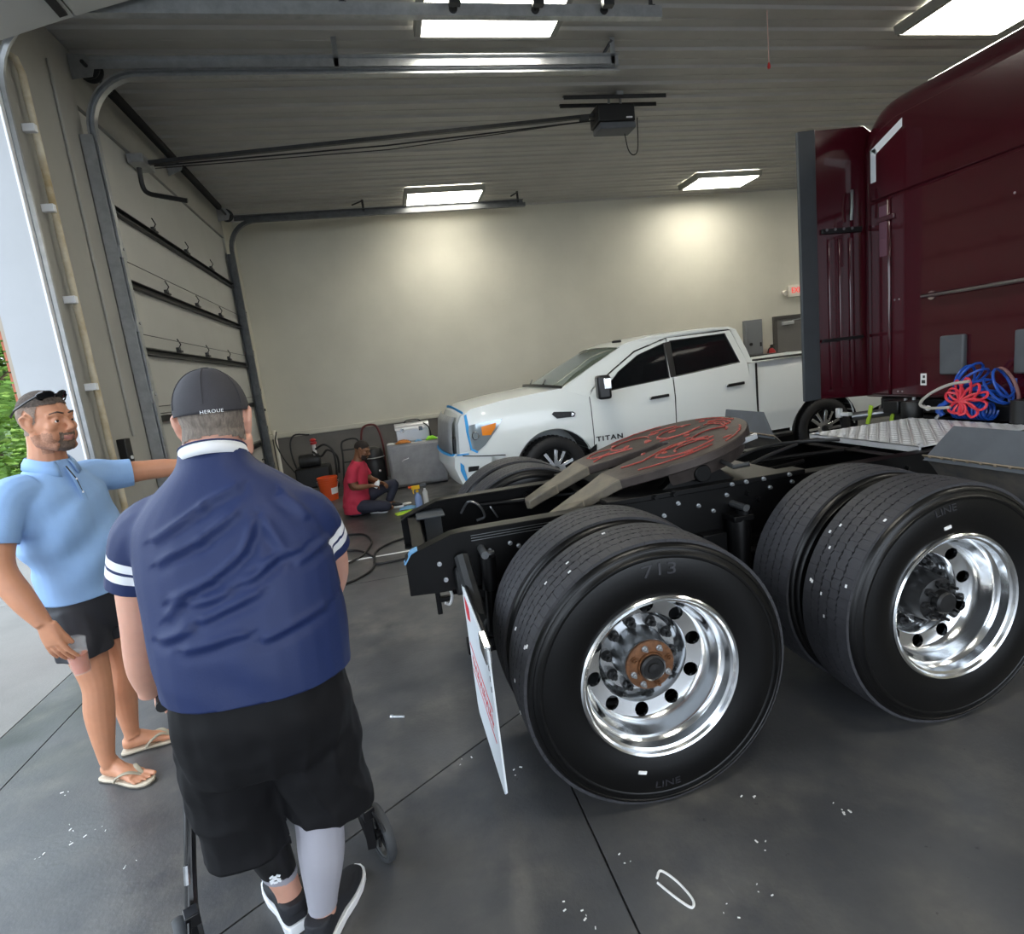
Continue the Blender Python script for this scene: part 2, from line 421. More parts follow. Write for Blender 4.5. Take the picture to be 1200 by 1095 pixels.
# torsion shaft with springs and drums over the door
sh_ = thing('torsion_shaft', (XL+.1, 7.7, 4.42), 'dark torsion shaft with springs along the top of the closed bay door', 'spring')
MB().cyl((XL+.12, 5.5, 4.44), (XL+.12, 9.86, 4.44), .016, 10).build('shaft', M_dsteel, sh_)
for y0, y1 in ((5.95, 7.5), (7.8, 9.3)):
    pr = []; n = int((y1-y0)/.02)
    for j in range(n): pr += [(.036, y0+j*.02), (.044, y0+j*.02+.01)]
    MB().lathe(pr, (XL+.12, 0, 4.44), (0, 1, 0), 12).build('spring', M_black, sh_)
for y in (5.62, 9.72):
    MB().lathe([(.0, -.03), (.085, -.03), (.085, -.02), (.06, -.015), (.06, .02), (.09, .025), (.09, .035), (0, .035)], (XL+.12, y, 4.44), (0, 1, 0), 24).build('cable_drum', M_dsteel, sh_)
    MB().prism([(XL+.002, 4.34), (XL+.15, 4.36), (XL+.18, 4.44), (XL+.13, 4.52), (XL+.002, 4.53)], y-.06, y-.053, 'xz').build('bearing_plate', M_steel, sh_, smooth=0)
MB().prism([(XL+.002, 4.30), (XL+.15, 4.36), (XL+.18, 4.44), (XL+.002, 4.54)], 7.62, 7.63, 'xz').build('bearing_plate', M_steel, sh_, smooth=0)

# near bay door, rolled back overhead: its first section still leans in the curve
d2 = structure('door_2', (XL+.4, 2.3, 4.2))
def lean(p0, p1, y0, y1):
    a, b = Vector((p0[0], 0, p0[1])), Vector((p1[0], 0, p1[1])); d = (b-a).normalized(); n = Vector((-d.z, 0, d.x))*.045
    mb = MB(); pts = [a+d*.004, b-d*.004, b-d*.004+n, a+d*.004+n]
    mb.prism([(p.x, p.z) for p in pts], y0, y1, 'xz'); mb.build('door_panel', M_door, d2, bevel=.004)
    q = b-d*.05; MB().obox((q.x, (y0+y1)/2, q.z), (.05, y1-y0-.1, .03), FR(d, -n)).build('door_rib', M_dsteel, d2, smooth=0)
lean((XL+.06, 3.97), (-1.52, 4.12), .3, 4.36)
lean((-1.52, 4.12), (-.95, 4.28), .3, 4.36)
for j in range(3): lean((-.95+j*.55, 4.28), (-.95+(j+1)*.55, 4.28), .3, 4.36)
tk3 = thing('overhead_track', (0, 4.44, 4.2), 'galvanised track with door rollers across the top of the frame', 'track')
MB().prism([(4.41, 4.17), (4.47, 4.17), (4.47, 4.18), (4.42, 4.18), (4.42, 4.24), (4.47, 4.24), (4.47, 4.25), (4.41, 4.25)], -1.6, 2.45, 'yz').build('rail', M_steel, tk3, smooth=0)
MB().tube(arc((-1.58, 4.44, 3.75), .46, pi/2, pi, 8), .022, 6).tube([(-2.04, 4.44, 3.75), (-2.04, 4.44, .0)], .022, 6).build('curve_rail', M_steel, tk3)
for x in (.85, 1.45, 1.98):
    MB().cyl((x, 4.40, 4.21), (x, 4.46, 4.21), .03, 14).cyl((x, 4.30, 4.21), (x, 4.40, 4.21), .007, 6).obox((x, 4.33, 4.22), (.08, .05, .06)).build('roller', M_dsteel, tk3)
for x in (-1.3, -.6, .1, 2.38):
    MB().obox((x, 4.45, 4.4), (.03, .008, .36)).obox((x, 4.44, 4.24), (.05, .03, .05)).build('hanger', M_dsteel, tk3, smooth=0)

# column furniture: pipe with clips, black box
pp = thing('wall_pipe', (XL+.05, 4.66, 0), 'cream conduit pipe with rust running up the wall column', 'pipe')
MB().tube([(XL+.05, 4.66, 0), (XL+.05, 4.66, 3.95), (XL+.03, 4.66, 4.04), (XL-.03, 4.66, 4.08)], .022, 12).build('pipe', M_pipe, pp)
for z in (1.9, 2.5, 3.1, 3.6):
    MB().box(XL, XL+.075, 4.60, 4.64, z-.025, z+.025).build('pipe_clip', M_white, pp, bevel=.003)
MB().cyl((XL+.05, 4.66, 0), (XL+.05, 4.66, .16), .05, 16).build('pipe_base', M_pipe, pp)
cn = MB().tube([(XL+.012, 5.18, 1.5), (XL+.012, 5.18, 4.3)], .011, 8).build('conduit', M_col); tag(cn, 'thin painted conduit on the wall column above the black box', 'pipe')
eb = thing('switch_box', (XL+.04, 4.93, 1.3), 'small black switch box on the wall column', 'switch')
MB().box(XL, XL+.06, 4.88, 4.98, 1.29, 1.50).build('case', M_black, eb, bevel=.006)
MB().cyl((XL+.06, 4.93, 1.35), (XL+.072, 4.93, 1.35), .014, 12).build('push_button', M_white, eb)

# ---------------------------------------------------------------- ceiling lamps
def lamp(x0, x1, y0, y1, label):
    t = thing('ceiling_lamp', ((x0+x1)/2, (y0+y1)/2, ZC), label, 'lamp', 'strip lamps under the ceiling')
    z = ZC-.1
    mb = MB(); mb.prism([(y0, ZC), (y0+.02, z+.02), (y0+.06, z), (y1-.06, z), (y1-.02, z+.02), (y1, ZC)], x0, x0+.05, 'yz').prism([(y0, ZC), (y0+.02, z+.02), (y0+.06, z), (y1-.06, z), (y1-.02, z+.02), (y1, ZC)], x1-.05, x1, 'yz')
    mb.box(x0+.05, x1-.05, y0, y0+.03, z+.012, ZC).box(x0+.05, x1-.05, y1-.03, y1, z+.012, ZC).build('housing', M_lamp, t, smooth=0)
    MB().prism([(y0+.03, z+.03), (y0+.06, z+.004), (y1-.06, z+.004), (y1-.03, z+.03)], x0+.05, x1-.05, 'yz').build('diffuser', M_diff, t, smooth=0)
    return t
lamp(.66, 1.88, 4.6, 5.29, 'lit strip lamp at the top edge behind the overhead track')
lamp(.71, 1.97, 9.3, 10.03, 'lit strip lamp near the back wall above the pickup bonnet')
lamp(5.62, 6.87, 9.3, 9.95, 'lit strip lamp near the back wall left of the maroon cab')
lamp(5.4, 6.65, 4.57, 5.25, 'large lit strip lamp above the maroon cab roof')
for x in (1.3, 6.0, 10.5):  # lamps out of view, added to light the garage
    for y in (0.2, -4.2): lamp(x-.6, x+.6, y-.34, y+.34, ['added unseen strip lamp','added unseen strip lamp switched on'][y > 0] + f' over the floor {["beside the open bay", "in the middle of the garage", "by the right wall"][int(x/4)]}')
lamp(10.0, 11.2, 4.56, 5.24, 'added unseen strip lamp beyond the maroon cab')  # this lamp and the next are unseen, added for illumination
lamp(10.0, 11.2, 9.3, 9.98, 'added unseen strip lamp by the back wall right of the maroon cab')

# ---------------------------------------------------------------- trees outside
M_leaf = pm('leaf', '#93b055', .6, nz=(3, .35)); M_leaf2 = pm('leaf_dark', '#6a8c3e', .6, nz=(3, .35)); M_bark = pm('bark', '#5a4a3a', .9, nz=(12, .3), bump=(20, .5))
def tree(x, y, h, r, label, mats, n=2600, low=.12):
    t = thing('tree', (x, y, -.3), label, 'tree', 'trees outside the open bay')
    rng = random.Random(int(x*31+y*17)); mb = MB()
    mb.tube(spline([(x, y, -.3), (x+.1, y, h*.3), (x-.1, y+.1, h*.6), (x, y, h*.85)], 4), [.22*(1-i/14) for i in range(13)], 8)
    for a in range(6):
        q = a*1.05; z = h*(.3+.08*a); mb.tube([(x, y, z), (x+cos(q)*r*.5, y+sin(q)*r*.5, z+h*.15)], [.07, .02], 5)
    mb.build('trunk', M_bark, t)
    cl = [(x+rng.uniform(-.6, .6)*r, y+rng.uniform(-.6, .6)*r, h*rng.uniform(low+.1, .92), r*rng.uniform(.35, .6)) for _ in range(18)]
    fb = MB()
    for c in cl:
        o = len(fb.v); fb.ell(c[:3], c[3]*.66, 9, 6, None, 1)
        for i in range(o, len(fb.v)): fb.v[i] += Vector((rng.uniform(-.1, .1), rng.uniform(-.1, .1), rng.uniform(-.1, .1)))
    for _ in range(n):
        c = rng.choice(cl); d = Vector((rng.gauss(0, 1), rng.gauss(0, 1), rng.gauss(0, 1))).normalized()*c[3]*rng.uniform(.66, 1.12)
        p = Vector(c[:3])+d; s = rng.uniform(.12, .25)
        R = Matrix.Rotation(rng.uniform(0, 6.3), 3, 'Z') @ Matrix.Rotation(rng.uniform(-.9, .9), 3, 'X')
        fb.add([p+R@Vector(v)*s for v in ((-.5, 0, 0), (0, -.32, .06), (.6, 0, 0), (0, .32, .06))], [(0, 1, 2), (0, 2, 3)], rng.randint(0, 1))
    f = fb.build('foliage', mats, t, smooth=0, recalc=False); f['kind'] = 'stuff'
tree(-9.2, 15.5, 7.5, 2.6, 'bright green tree nearest the brick edge of the open bay', [M_leaf, M_leaf2], 20000, -.05)
tree(-13.2, 22.5, 11, 3.4, 'taller green tree standing behind the nearest one', [M_leaf, M_leaf2], 24000, -.02)
tree(-9.0, 11.5, 2.3, 1.7, 'low dark bush at the foot of the trees outside', [M_leaf, M_leaf2], 8000, -.2)
tree(-19.5, 23.5, 8, 2.4, 'green tree at the far left edge of the trees', [M_leaf, M_leaf2], 10000, .02)
tree(-21, 10, 9, 3.4, 'broad tree across the drive outside the open bay', [M_leaf, M_leaf2], 14000, .05)
tree(-22, 2, 9, 3.4, 'broad tree standing alone across the drive', [M_leaf2, M_leaf], 14000, .05)
# ================================================================ semi truck
M_tire = pm('tyre_tread', '#343438', .6, nz=(30, .2), bump=(90, .15))
M_side = pm('tyre_sidewall', '#080809', .3, nz=(5, .2), bump=(120, .05))
M_side.node_tree.nodes['Principled BSDF'].inputs['Specular IOR Level'].default_value = .35
M_alu = pm('polished_aluminium', '#f0f2f4', .17, 1.0, bump=(4, .02))
M_rust = pm('rusty_hub', '#6f4a2f', .6, .4, nz=(40, .45), bump=(60, .3))
M_hubsteel = pm('hub_steel', '#8d8f91', .3, .9, nz=(12, .2))
M_frame = pm('frame_black_paint', '#070708', .40, nz=(6, .2), bump=(18, .05))
M_frame.node_tree.nodes['Principled BSDF'].inputs['Specular IOR Level'].default_value = .22
M_bolt = pm('bolt_bright', '#b9bcbf', .3, .9)
M_maroon = pm('maroon_paint', '#400d18', .16, nz=(2, .06), coat=.6, bump=(3, .01))
M_rub = pm('dark_grey_rubber', '#3c4044', .55, nz=(5, .08))
M_grey = pm('grey_plastic', '#55585d', .6, nz=(8, .12))
M_dirty = pm('dusty_grey_plastic', '#4b4a4b', .75, nz=(9, .3), col2='#6d655b')
M_plate5 = pm('greasy_steel', '#413a37', .45, .4, nz=(9, .35), bump=(14, .3))
M_ramp = pm('worn_steel', '#55514b', .5, .45, nz=(7, .3), col2='#7a7263')
M_grease = pm('red_grease', '#9a3a33', .35, nz=(40, .3), bump=(60, .8))
M_deck = pm('deck_aluminium', '#dcdee0', .38, .45, nz=(8, .1))
M_flap = pm('mud_flap_white', '#e6ecf2', .45)
M_red = pm('red_print', '#d8323f', .5)
M_dirtst = pm('rivet_strip', '#857866', .7, .3, nz=(30, .3))
M_tag = pm('white_label', '#eeeeee', .5)

XR1, XR2, ZA = .82, 2.13, .52
YO = 1.77; YC = 2.975
truck = thing('semi_truck', (2.4, YC, 0), 'maroon semi truck tractor with bare black rear frame and polished dual wheels', 'truck')

# ---- tyre meshes (local: axle along +y = inward)
def tyre_mesh():
    half = [(.288, .112), (.296, .128), (.315, .134), (.35, .144), (.39, .149), (.43, .147), (.452, .143), (.455, .1455), (.463, .1445), (.465, .1405), (.484, .135), (.487, .1375), (.496, .1345), (.503, .122), (.507, .115)]
    prof = [(r, -t) for r, t in half] + [(r, t) for r, t in half[::-1]]
    return MB().lathe(prof, (0, 0, 0), (0, 1, 0), 80)
def tread_mesh():
    mb = MB(); N = 78; edges = [-.121, -.071, -.066, -.0255, -.0205, .0205, .0255, .066, .071, .121]
    rt, rb = .521, .500
    for i in range(N):
        for k in range(5):
            t0, t1 = edges[2*k], edges[2*k+1]; z = .003*(1 if i % 2 else -1)
            a0 = 2*pi*(i+.5*(k % 2))/N; a1 = a0 + 2*pi/N*.972; am = (a0+a1)/2
            crown = lambda t: rt - .006*(t/.12)**2
            vs = []
            for a, s in ((a0, z), (am, -z), (a1, z)):
                ta, tb = t0+(s if k > 0 else 0), t1+(s if k < 4 else 0)
                for r_, t in ((rb, ta), (crown(ta), ta), (crown(tb), tb), (rb, tb)): vs.append((cos(a)*r_, t, sin(a)*r_))
            fs = [(0,1,2,3), (8,11,10,9)]
            for j in (0, 4): fs += [(j, j+4, j+5, j+1), (j+1, j+5, j+6, j+2), (j+2, j+6, j+7, j+3)]
            mb.add(vs, fs)
    return mb
ty_me = tyre_mesh().mesh('tyre', M_side, 50)
tr_me = tread_mesh().mesh('tread_blocks', M_tire, 0)
def rim_obj():
    pf = [(.313, .014), (.312, .003), (.306, -.003), (.299, .001), (.293, .012), (.284, .017), (.2815, .05), (.271, .062), (.266, .075), (.263, .115), (.256, .128), (.250, .142), (.240, .152), (.21, .158), (.185, .163), (.177, .172), (.168, .205), (.158, .215), (.1, .217),
          (.1, .231), (.16, .23), (.18, .222), (.19, .18), (.215, .174), (.245, .166), (.265, .15), (.275, .12), (.284, .10), (.288, .07), (.297, .03)]
    o = MB().lathe(pf, (0, 0, 0), (0, 1, 0), 72, closed=True).build('rim', M_alu, None, smooth=28)
    cut = MB()
    for i in range(10):
        a = 2*pi*(i+.3)/10; p = Vector((cos(a)*.2135, .12, sin(a)*.2135)); cut.cyl(p, p+Vector((0, .12, 0)), .0285, 20)
    bpy.context.view_layer.update(); boolean(o, cut)
    me = o.data
    for v in me.vertices: v.co += Vector(ORG['rim'])
    me.shade_smooth(); me.set_sharp_from_angle(angle=radians(28))
    bpy.data.objects.remove(o); del ORG['rim']; return me
rim_me = rim_obj()
inner_rim_me = MB().lathe([(.31, -.13), (.30, -.11), (.28, -.10), (.265, -.02), (.265, .06), (.24, .10), (.10, .11), (.10, .122), (.25, .115), (.275, .07), (.277, -.02), (.288, -.09)], (0, 0, 0), (0, 1, 0), 40, closed=True).mesh('rim', M_hubsteel, 30)
nut = MB(); nut.cyl((0, 0, 0), (0, -.012, 0), .023, 14).cyl((0, -.012, 0), (0, -.034, 0), .0175, 6).cyl((0, -.034, 0), (0, -.05, 0), .009, 8)
nut_me = nut.mesh('lug_nut', M_black, 30)

def hub_rear(p, parent):
    x, y, z = p
    h = MB().lathe([(.112, .22), (.112, .21), (.108, .2), (.104, .13), (.099, .122), (.099, .112), (0, .112)], p, (0, 1, 0), 40).build('hub', M_hubsteel, parent)
    MB().lathe([(.097, .115), (.097, .102), (.091, .098), (.056, .096), (.054, .086), (0, .086)], p, (0, 1, 0), 40).build('axle_flange', M_rust, parent)
    for i in range(8):
        a = 2*pi*(i+.35)/8; q = Vector((x+cos(a)*.076, y+.098, z+sin(a)*.076))
        MB().cyl(q, q+Vector((0, -.006, 0)), .012, 12).cyl(q+Vector((0, -.006, 0)), q+Vector((0, -.016, 0)), .009, 6).cyl(q, q+Vector((0, -.026, 0)), .005, 8).build('stud', [M_rust, M_bolt][i % 3 > 0], parent)
    MB().lathe([(.050, .088), (.050, .074), (.042, .068), (.038, .072), (.024, .072), (.022, .064), (0, .062)], p, (0, 1, 0), 28).build('oil_cap', M_black, parent)
def hub_front(p, parent):
    x, y, z = p
    MB().lathe([(.112, .20), (.112, .19), (.104, .18), (.10, .11), (.094, .10), (.094, .088), (.075, .08), (.05, .078), (.048, .05), (.04, .042), (0, .04)], p, (0, 1, 0), 36).build('hub', M_black, parent)
    for i in range(8):
        a = 2*pi*(i+.1)/8; q = Vector((x+cos(a)*.074, y+.088, z+sin(a)*.074))
        MB().cyl(q, q+Vector((0, -.02, 0)), .017, 6).cyl(q+Vector((0, -.02, 0)), q+Vector((0, -.045, 0)), .007, 8).build('stud', M_black, parent)
    for a in (-.1, -.75):
        q = Vector((x+cos(a)*.1, y+.12, z+sin(a)*.1)); MB().cyl(q-Vector((cos(a)*.03, 0, sin(a)*.03)), q+Vector((cos(a)*.03, -.03, sin(a)*.03)), .017, 10).build('stud', M_black, parent)

def wheel(x, y, flip, outer, hub=None, turn=0.0):
    rot = (0, turn, pi if flip else 0)
    t = inst('tyre', ty_me, (x, y, ZA), truck, rot)
    def sub(name, me, dy):
        o = bpy.data.objects.new(name, me); COL.objects.link(o); o.parent = t; o.location = (0, dy, 0); return o
    b = sub('tread_blocks', tr_me, 0); b['kind'] = 'stuff'
    if outer:
        r = sub('rim', rim_me, -.141)
        for i in range(10):
            a = 2*pi*(i+.8)/10
            n = sub('lug_nut', nut_me, .056); n.location = (cos(a)*.136, .076, sin(a)*.136)
    else: sub('rim', inner_rim_me, 0)
    ORG[t.name] = Vector((x, y, ZA))
    if hub: hub((x, y-.141, ZA), t)
    return t
for i, x in enumerate((XR1, XR2)):
    w = wheel(x, YO+.141, False, True, None, 0)
    (hub_rear if i == 0 else hub_front)((x, YO, ZA), w)
    if i == 0: rear_out = w
    else: front_out = w
    wheel(x, YO+.141+.345, False, False, None, .03)
    wheel(x, 2*YC-(YO+.141), True, True, None, .02)
    wheel(x, 2*YC-(YO+.141+.345), True, False)

# raised lettering on the sidewalls
def side_text(parent, body, size, x, ang, r, sx=1.0, inward=False):
    def bend(v):
        rr = r + (v.y if not inward else -v.y)
        a = ang - (v.x/r if not inward else -v.x/r)
        t = .1495 - .004*abs(rr-.40)/.05
        return Vector((cos(a)*rr, -t - v.z, sin(a)*rr))
    o = ORG[parent.name]
    text_mesh('lettering', body, size, Matrix.Translation(o), M_side, .0016, bend=bend, sx=sx).build('lettering', M_letter, parent, smooth=0)
M_letter = pm('raised_lettering', '#2a2a2f', .35)
side_text(rear_out, '713', .062, XR1, radians(88), .415, 1.5)
side_text(rear_out, 'LINE', .04, XR1, radians(268), .42, 1.3, True)
side_text(front_out, 'LINE', .04, XR2, radians(100), .43, 1.3)
for p, a, r in ((rear_out, radians(252), .365), (front_out, radians(101), .36)):
    o = ORG[p.name]; c = o+Vector((cos(a)*r, -.151, sin(a)*r))
    MB().obox(c, (.032, .004, .012), Matrix.Rotation(-a+pi/2, 3, 'Y')).build('wheel_label', M_tag, p, smooth=0)
rng = random.Random(3)
for p in (rear_out, front_out):
    o = ORG[p.name]
    for _ in range(9):
        a = radians(rng.uniform(100, 190)); t = rng.uniform(-.11, .1)
        MB().obox(o+Vector((cos(a)*.5205, t, sin(a)*.5205)), (.004, .007, .013), Matrix.Rotation(-a, 3, 'Y')).build('stone_chip', M_tag, p, smooth=0)

# ---- frame rails
def rail(yo, s, name):
    """C channel, web outside at yo, flanges toward the centre (s = +1 or -1)"""
    t, w = .010, .085
    top = [(.0, .88), (.10, .935), (.20, .968)]
    mb = MB()
    pf = [(-.03, .71), (-.03, .885), (.0, .905), (.19, .968), (.26, .972), (7.5, .972), (7.5, .70), (.12, .70)]
    mb.prism(pf, yo, yo+s*t, 'xz')
    def flange(pts, dz):
        vs = [(x, yo+s*q, z+d) for x, z in pts for q, d in ((t*.5, 0), (w, 0), (w, dz), (t*.5, dz))]; n = len(pts)
        fs = [(4*i+j, 4*i+(j+1) % 4, 4*i+4+(j+1) % 4, 4*i+4+j) for i in range(n-1) for j in range(4)] + [(0, 1, 2, 3), (4*n-1, 4*n-2, 4*n-3, 4*n-4)]
        mb.add(vs, fs)
    flange([(-.03, .885), (.0, .905), (.19, .968), (.26, .972), (7.5, .972)], -.010)
    flange([(-.03, .71), (.12, .70), (7.5, .70)], .010)
    return mb.build(name, M_frame, truck, bevel=.003, smooth=30)
rN = rail(YC-.43, 1, 'frame_rail'); rF = rail(YC+.43, -1, 'frame_rail')
# liner reinforcement with edge lines on the near rail, and its bolts
for j in range(3): MB().box(.28, 1.05, YC-.4315-.001*j, YC-.43, .945-.012*j, .948-.012*j).build('edge_line', M_hubsteel, truck, smooth=0)
bme = MB().cyl((0, 0, 0), (0, -.006, 0), .011, 10).cyl((0, -.006, 0), (0, -.016, 0), .008, 6).mesh('bolt', M_bolt, 30)
bk = MB().cyl((0, 0, 0), (0, -.006, 0), .017, 10).cyl((0, -.006, 0), (0, -.02, 0), .012, 6).mesh('bolt', M_frame, 30)
for x, z in [(.12, .84), (.14, .76), (.24, .80), (.36, .86), (.46, .88), (.50, .86), (1.25, .88), (1.33, .93), (1.44, .90), (1.52, .86), (1.6, .93), (1.68, .85), (1.72, .92), (1.78, .88), (1.85, .93), (1.62, .78), (1.7, .72), (1.9, .82), (1.98, .94), (1.2, .78), (2.3, .9), (2.5, .93), (2.7, .9)]:
    inst('bolt', bme if (x*37) % 1 < .55 else bk, (x, YC-.43, z), truck)
for x, z in [(.12, .80), (.5, .85), (.75, .9), (1.0, .86)]: inst('bolt', bk, (x, YC+.42, z), truck)
# crossmembers
for x, z0, z1 in ((.07, .73, .90), (1.03, .74, .95), (1.9, .74, .95), (2.75, .74, .96), (3.7, .74, .96), (5.4, .74, .96)):
    MB().box(x, x+.008, YC-.42, YC+.42, z0, z1).box(x-.06, x+.008, YC-.42, YC+.42, z1-.008, z1).box(x-.06, x+.008, YC-.42, YC+.42, z0, z0+.008).build('crossmember', M_frame, truck, bevel=.002)
MB().box(.06, .22, YC+.20, YC+.42, .905, .915).box(.1, .20, YC+.26, YC+.40, .74, .905).build('gusset', M_rub, truck, bevel=.004)
MB().prism([(-.032, .86), (.0, .907), (.03, .92), (.03, .925), (-.002, .913), (-.037, .865)], YC-.432, YC-.37, 'xz').build('blue_edge_mark', pm('glossy_blue', '#6a9cc4', .2), truck, smooth=0)  # light blue glossy strip along the near rail's end
# rear brackets, tow hook and hanging wire loop
MB().box(.085, .11, YC-.30, YC-.27, .54, .72).box(.10, .16, YC-.30, YC-.27, .60, .625).build('hook_bracket', M_frame, truck, bevel=.004)
MB().tube(spline([(.14, YC-.30, .70), (.165, YC-.31, .64), (.15, YC-.31, .59), (.125, YC-.31, .60)], 5), .007, 6).build('wire_loop', M_tag, truck)

# ---- axles, suspension
for x in (XR1, XR2):
    MB().lathe([(.0, -.95), (.062, -.95), (.065, -.55), (.085, -.28), (.17, -.18), (.21, 0), (.17, .18), (.085, .28), (.065, .55), (.062, .95), (0, .95)], (x, YC, ZA), (0, 1, 0), 24).build('axle', M_frame, truck)
    MB().lathe([(0, -.30), (.07, -.3), (.09, -.2), (.16, -.05), (.16, .05)], (x+.1, YC, ZA+.02), (1, 0, 0), 20).build('differential', M_frame, truck)
    for y in (YC-.40, YC+.40):
        MB().tube([(x-.62, y, .40), (x-.3, y, .39), (x, y, .42), (x+.38, y, .5), (x+.5, y, .62)], .045, 8).build('trailing_arm', M_frame, truck)
        MB().lathe([(0, .40), (.10, .40), (.115, .42), (.12, .46), (.105, .49), (.12, .52), (.12, .58), (.1, .60), (0, .60)], (x-.45, y, .06), (0, 0, 1), 24).build('air_spring', M_frame, truck)
        MB().box(x-.55, x-.35, y-.08, y+.08, .655, .70).build('spring_seat', M_frame, truck, bevel=.004)
        for s in (1,):
            yy = y + (-.1 if y < YC else .1)
            MB().lathe([(0, 0), (.026, 0), (.026, .20), (.036, .205), (.036, .36), (0, .36)], (x-.50, yy, .50), (.05, 0, 1), 14).build('shock_absorber', M_frame, truck)
            MB().lathe([(0, 0), (.012, 0), (.03, .006), (.03, .014), (0, .014)], (x-.48, yy, .865), (0, 0, 1), 12).cyl((x-.5, yy-.05, .88), (x-.5, yy+.08, .88), .018, 10).build('shock_mount', M_hubsteel if y < YC else M_frame, truck)
MB().box(1.42, 1.55, YC-.50, YC-.43, .46, .76).prism([(1.34, .74), (1.63, .74), (1.56, .5), (1.41, .5)], YC-.445, YC-.43, 'xz').build('suspension_hanger', M_frame, truck, bevel=.005)
MB().lathe([(0, 0), (.05, 0), (.055, .02), (.055, .30), (.05, .32), (0, .32)], (1.62, YC-.49, .50), (0, 0, 1), 18).build('air_canister', M_frame, truck)
MB().box(1.57, 1.68, YC-.54, YC-.43, .81, .84).build('canister_bracket', M_frame, truck, bevel=.004)
for k, pts in enumerate(([(.5, YC-.36, .88), (.7, YC-.3, .86), (1.0, YC-.2, .9), (1.6, YC-.1, .9), (2.4, YC, .93)], [(.45, YC+.36, .9), (.8, YC+.28, .9), (1.3, YC+.12, .93), (2.2, YC+.05, .96), (2.8, YC, .95)], [(2.0, YC+.1, .99), (2.3, YC+.25, 1.0), (2.6, YC+.3, .99), (2.95, YC+.2, .97)], [(1.95, YC-.1, .98), (2.2, YC+.02, 1.0), (2.5, YC+.18, 1.0)])):
    MB().tube(spline(pts, 6), .014 if k < 2 else .011, 8).build('air_line', M_frame if k < 2 else M_dsteel, truck)
MB().tube(spline([(.33, YC+.395, .86), (.38, YC+.36, .93), (.44, YC+.35, .90), (.47, YC+.38, .82), (.42, YC+.39, .80)], 5), .008, 6).tube(spline([(.5, YC+.39, .9), (.52, YC+.36, .86), (.55, YC+.38, .8)], 4), .006, 6).build('brake_hose', M_hubsteel, truck)

# ---- mud flap on its bracket
fx = .205
MB().box(fx+.005, fx+.017, 1.80, YC-.43, .745, .765).tube([(fx, YC-.44, .80), (fx, YC-.47, .78), (fx, YC-.5, .70)], .028, 8).build('flap_hanger', M_frame, truck, bevel=.004)
MB().tube([(fx+.02, YC-.44, .86), (fx+.03, YC-.52, .76), (fx+.035, YC-.62, .70), (fx+.03, YC-.70, .66)], .035, 8).build('flap_bracket', M_dsteel, truck)
flap = MB().prism([(1.79, .755), (2.47, .755), (2.47, .16), (2.44, .125), (1.83, .175), (1.79, .21)], fx-.004, fx+.004, 'yz').build('mud_flap', M_flap, truck, bevel=.003, smooth=0)
MB().box(fx-.0055, fx-.0042, 1.86, 2.42, .485, .495).box(fx-.0055, fx-.0042, 1.86, 2.42, .36, .366).build('red_line', M_red, flap, smooth=0)
mb = MB()
for j in range(11):
    y = 2.38-j*.047; zz = .425
    mb.prism([(y, zz-.028), (y-.010, zz-.028), (y-.018, zz+.028), (y-.008, zz+.028)], fx-.0055, fx-.0042, 'yz').box(fx-.0055, fx-.0042, y-.034, y-.01, zz+.02-.022*(j % 3), zz+.028-.022*(j % 3))
mb.build('red_lettering', M_red, flap, smooth=0)
MB().prism([(2.26, .72), (2.40, .72), (2.40, .66), (2.36, .63), (2.26, .66)], fx-.0055, fx-.0042, 'yz').build('red_mark', M_red, flap, smooth=0)
MB().box(fx-.012, fx+.012, 1.80, 1.93, .70, .765).build('flap_clip', M_chrome, flap, bevel=.003)
mc = MB()
for z in (.60, .64, .68): mc.box(fx-.006, fx-.0042, 1.795, 1.80, z, z+.02)
mc.build('flap_rivets', M_black, flap, smooth=0)

# ---- fifth wheel
FW = Vector((1.475, YC, 1.165)); ta = radians(12)
Rt = Matrix.Rotation(-ta, 3, 'Y')      # rear (‑x) end low
def pl(u, v, w): 
    if u < -.42: w -= (-.42-u)*.22
    return FW + Rt @ Vector((u, v, w))
def half(sg):
    o = [(.40, .0), (.40, .05)]
    o = []
    for i in range(0, 13): 
        a = radians(i*9.2); o.append((.47*cos(a)-.0, .47*sin(a)))
    o += [(-.30, .40), (-.46, .34), (-.62, .31), (-.80, .28), (-.815, .22), (-.80, .175), (-.62, .15), (-.42, .115), (-.25, .075), (-.06, .052), (.0, .05), (.03, .035), (.045, 0)]
    return [(u, v*sg) for u, v in o]
for sg, nm in ((1, 'coupler_plate'), (-1, 'coupler_plate')):
    ol = half(sg); n = len(ol)
    bmx = bmesh.new(); vs = [bmx.verts.new((u, v, 0)) for u, v in ol]; f = bmx.faces.new(vs)
    # slice across so that the ramp can bend
    for u in (-.42, -.52, -.62, -.72, -.2, 0, .2): bmesh.ops.bisect_plane(bmx, geom=bmx.verts[:]+bmx.edges[:]+bmx.faces[:], plane_co=(u, 0, 0), plane_no=(1, 0, 0))
    ex = bmesh.ops.extrude_face_region(bmx, geom=bmx.faces[:]); 
    for v in [e for e in ex['geom'] if isinstance(e, bmesh.types.BMVert)]: v.co.z -= .05
    bmx.verts.ensure_lookup_table(); bmx.verts.index_update()
    mb = MB(); mb.add([pl(*v.co) for v in bmx.verts], [tuple(v.index for v in f.verts) for f in bmx.faces])
    mb.m = [1 if f.calc_center_median().x < -.40 else 0 for f in bmx.faces]; bmx.free()
    cp = mb.build(nm, [M_plate5, M_ramp], truck, bevel=.006, smooth=30)
    if sg == 1: plateA = cp
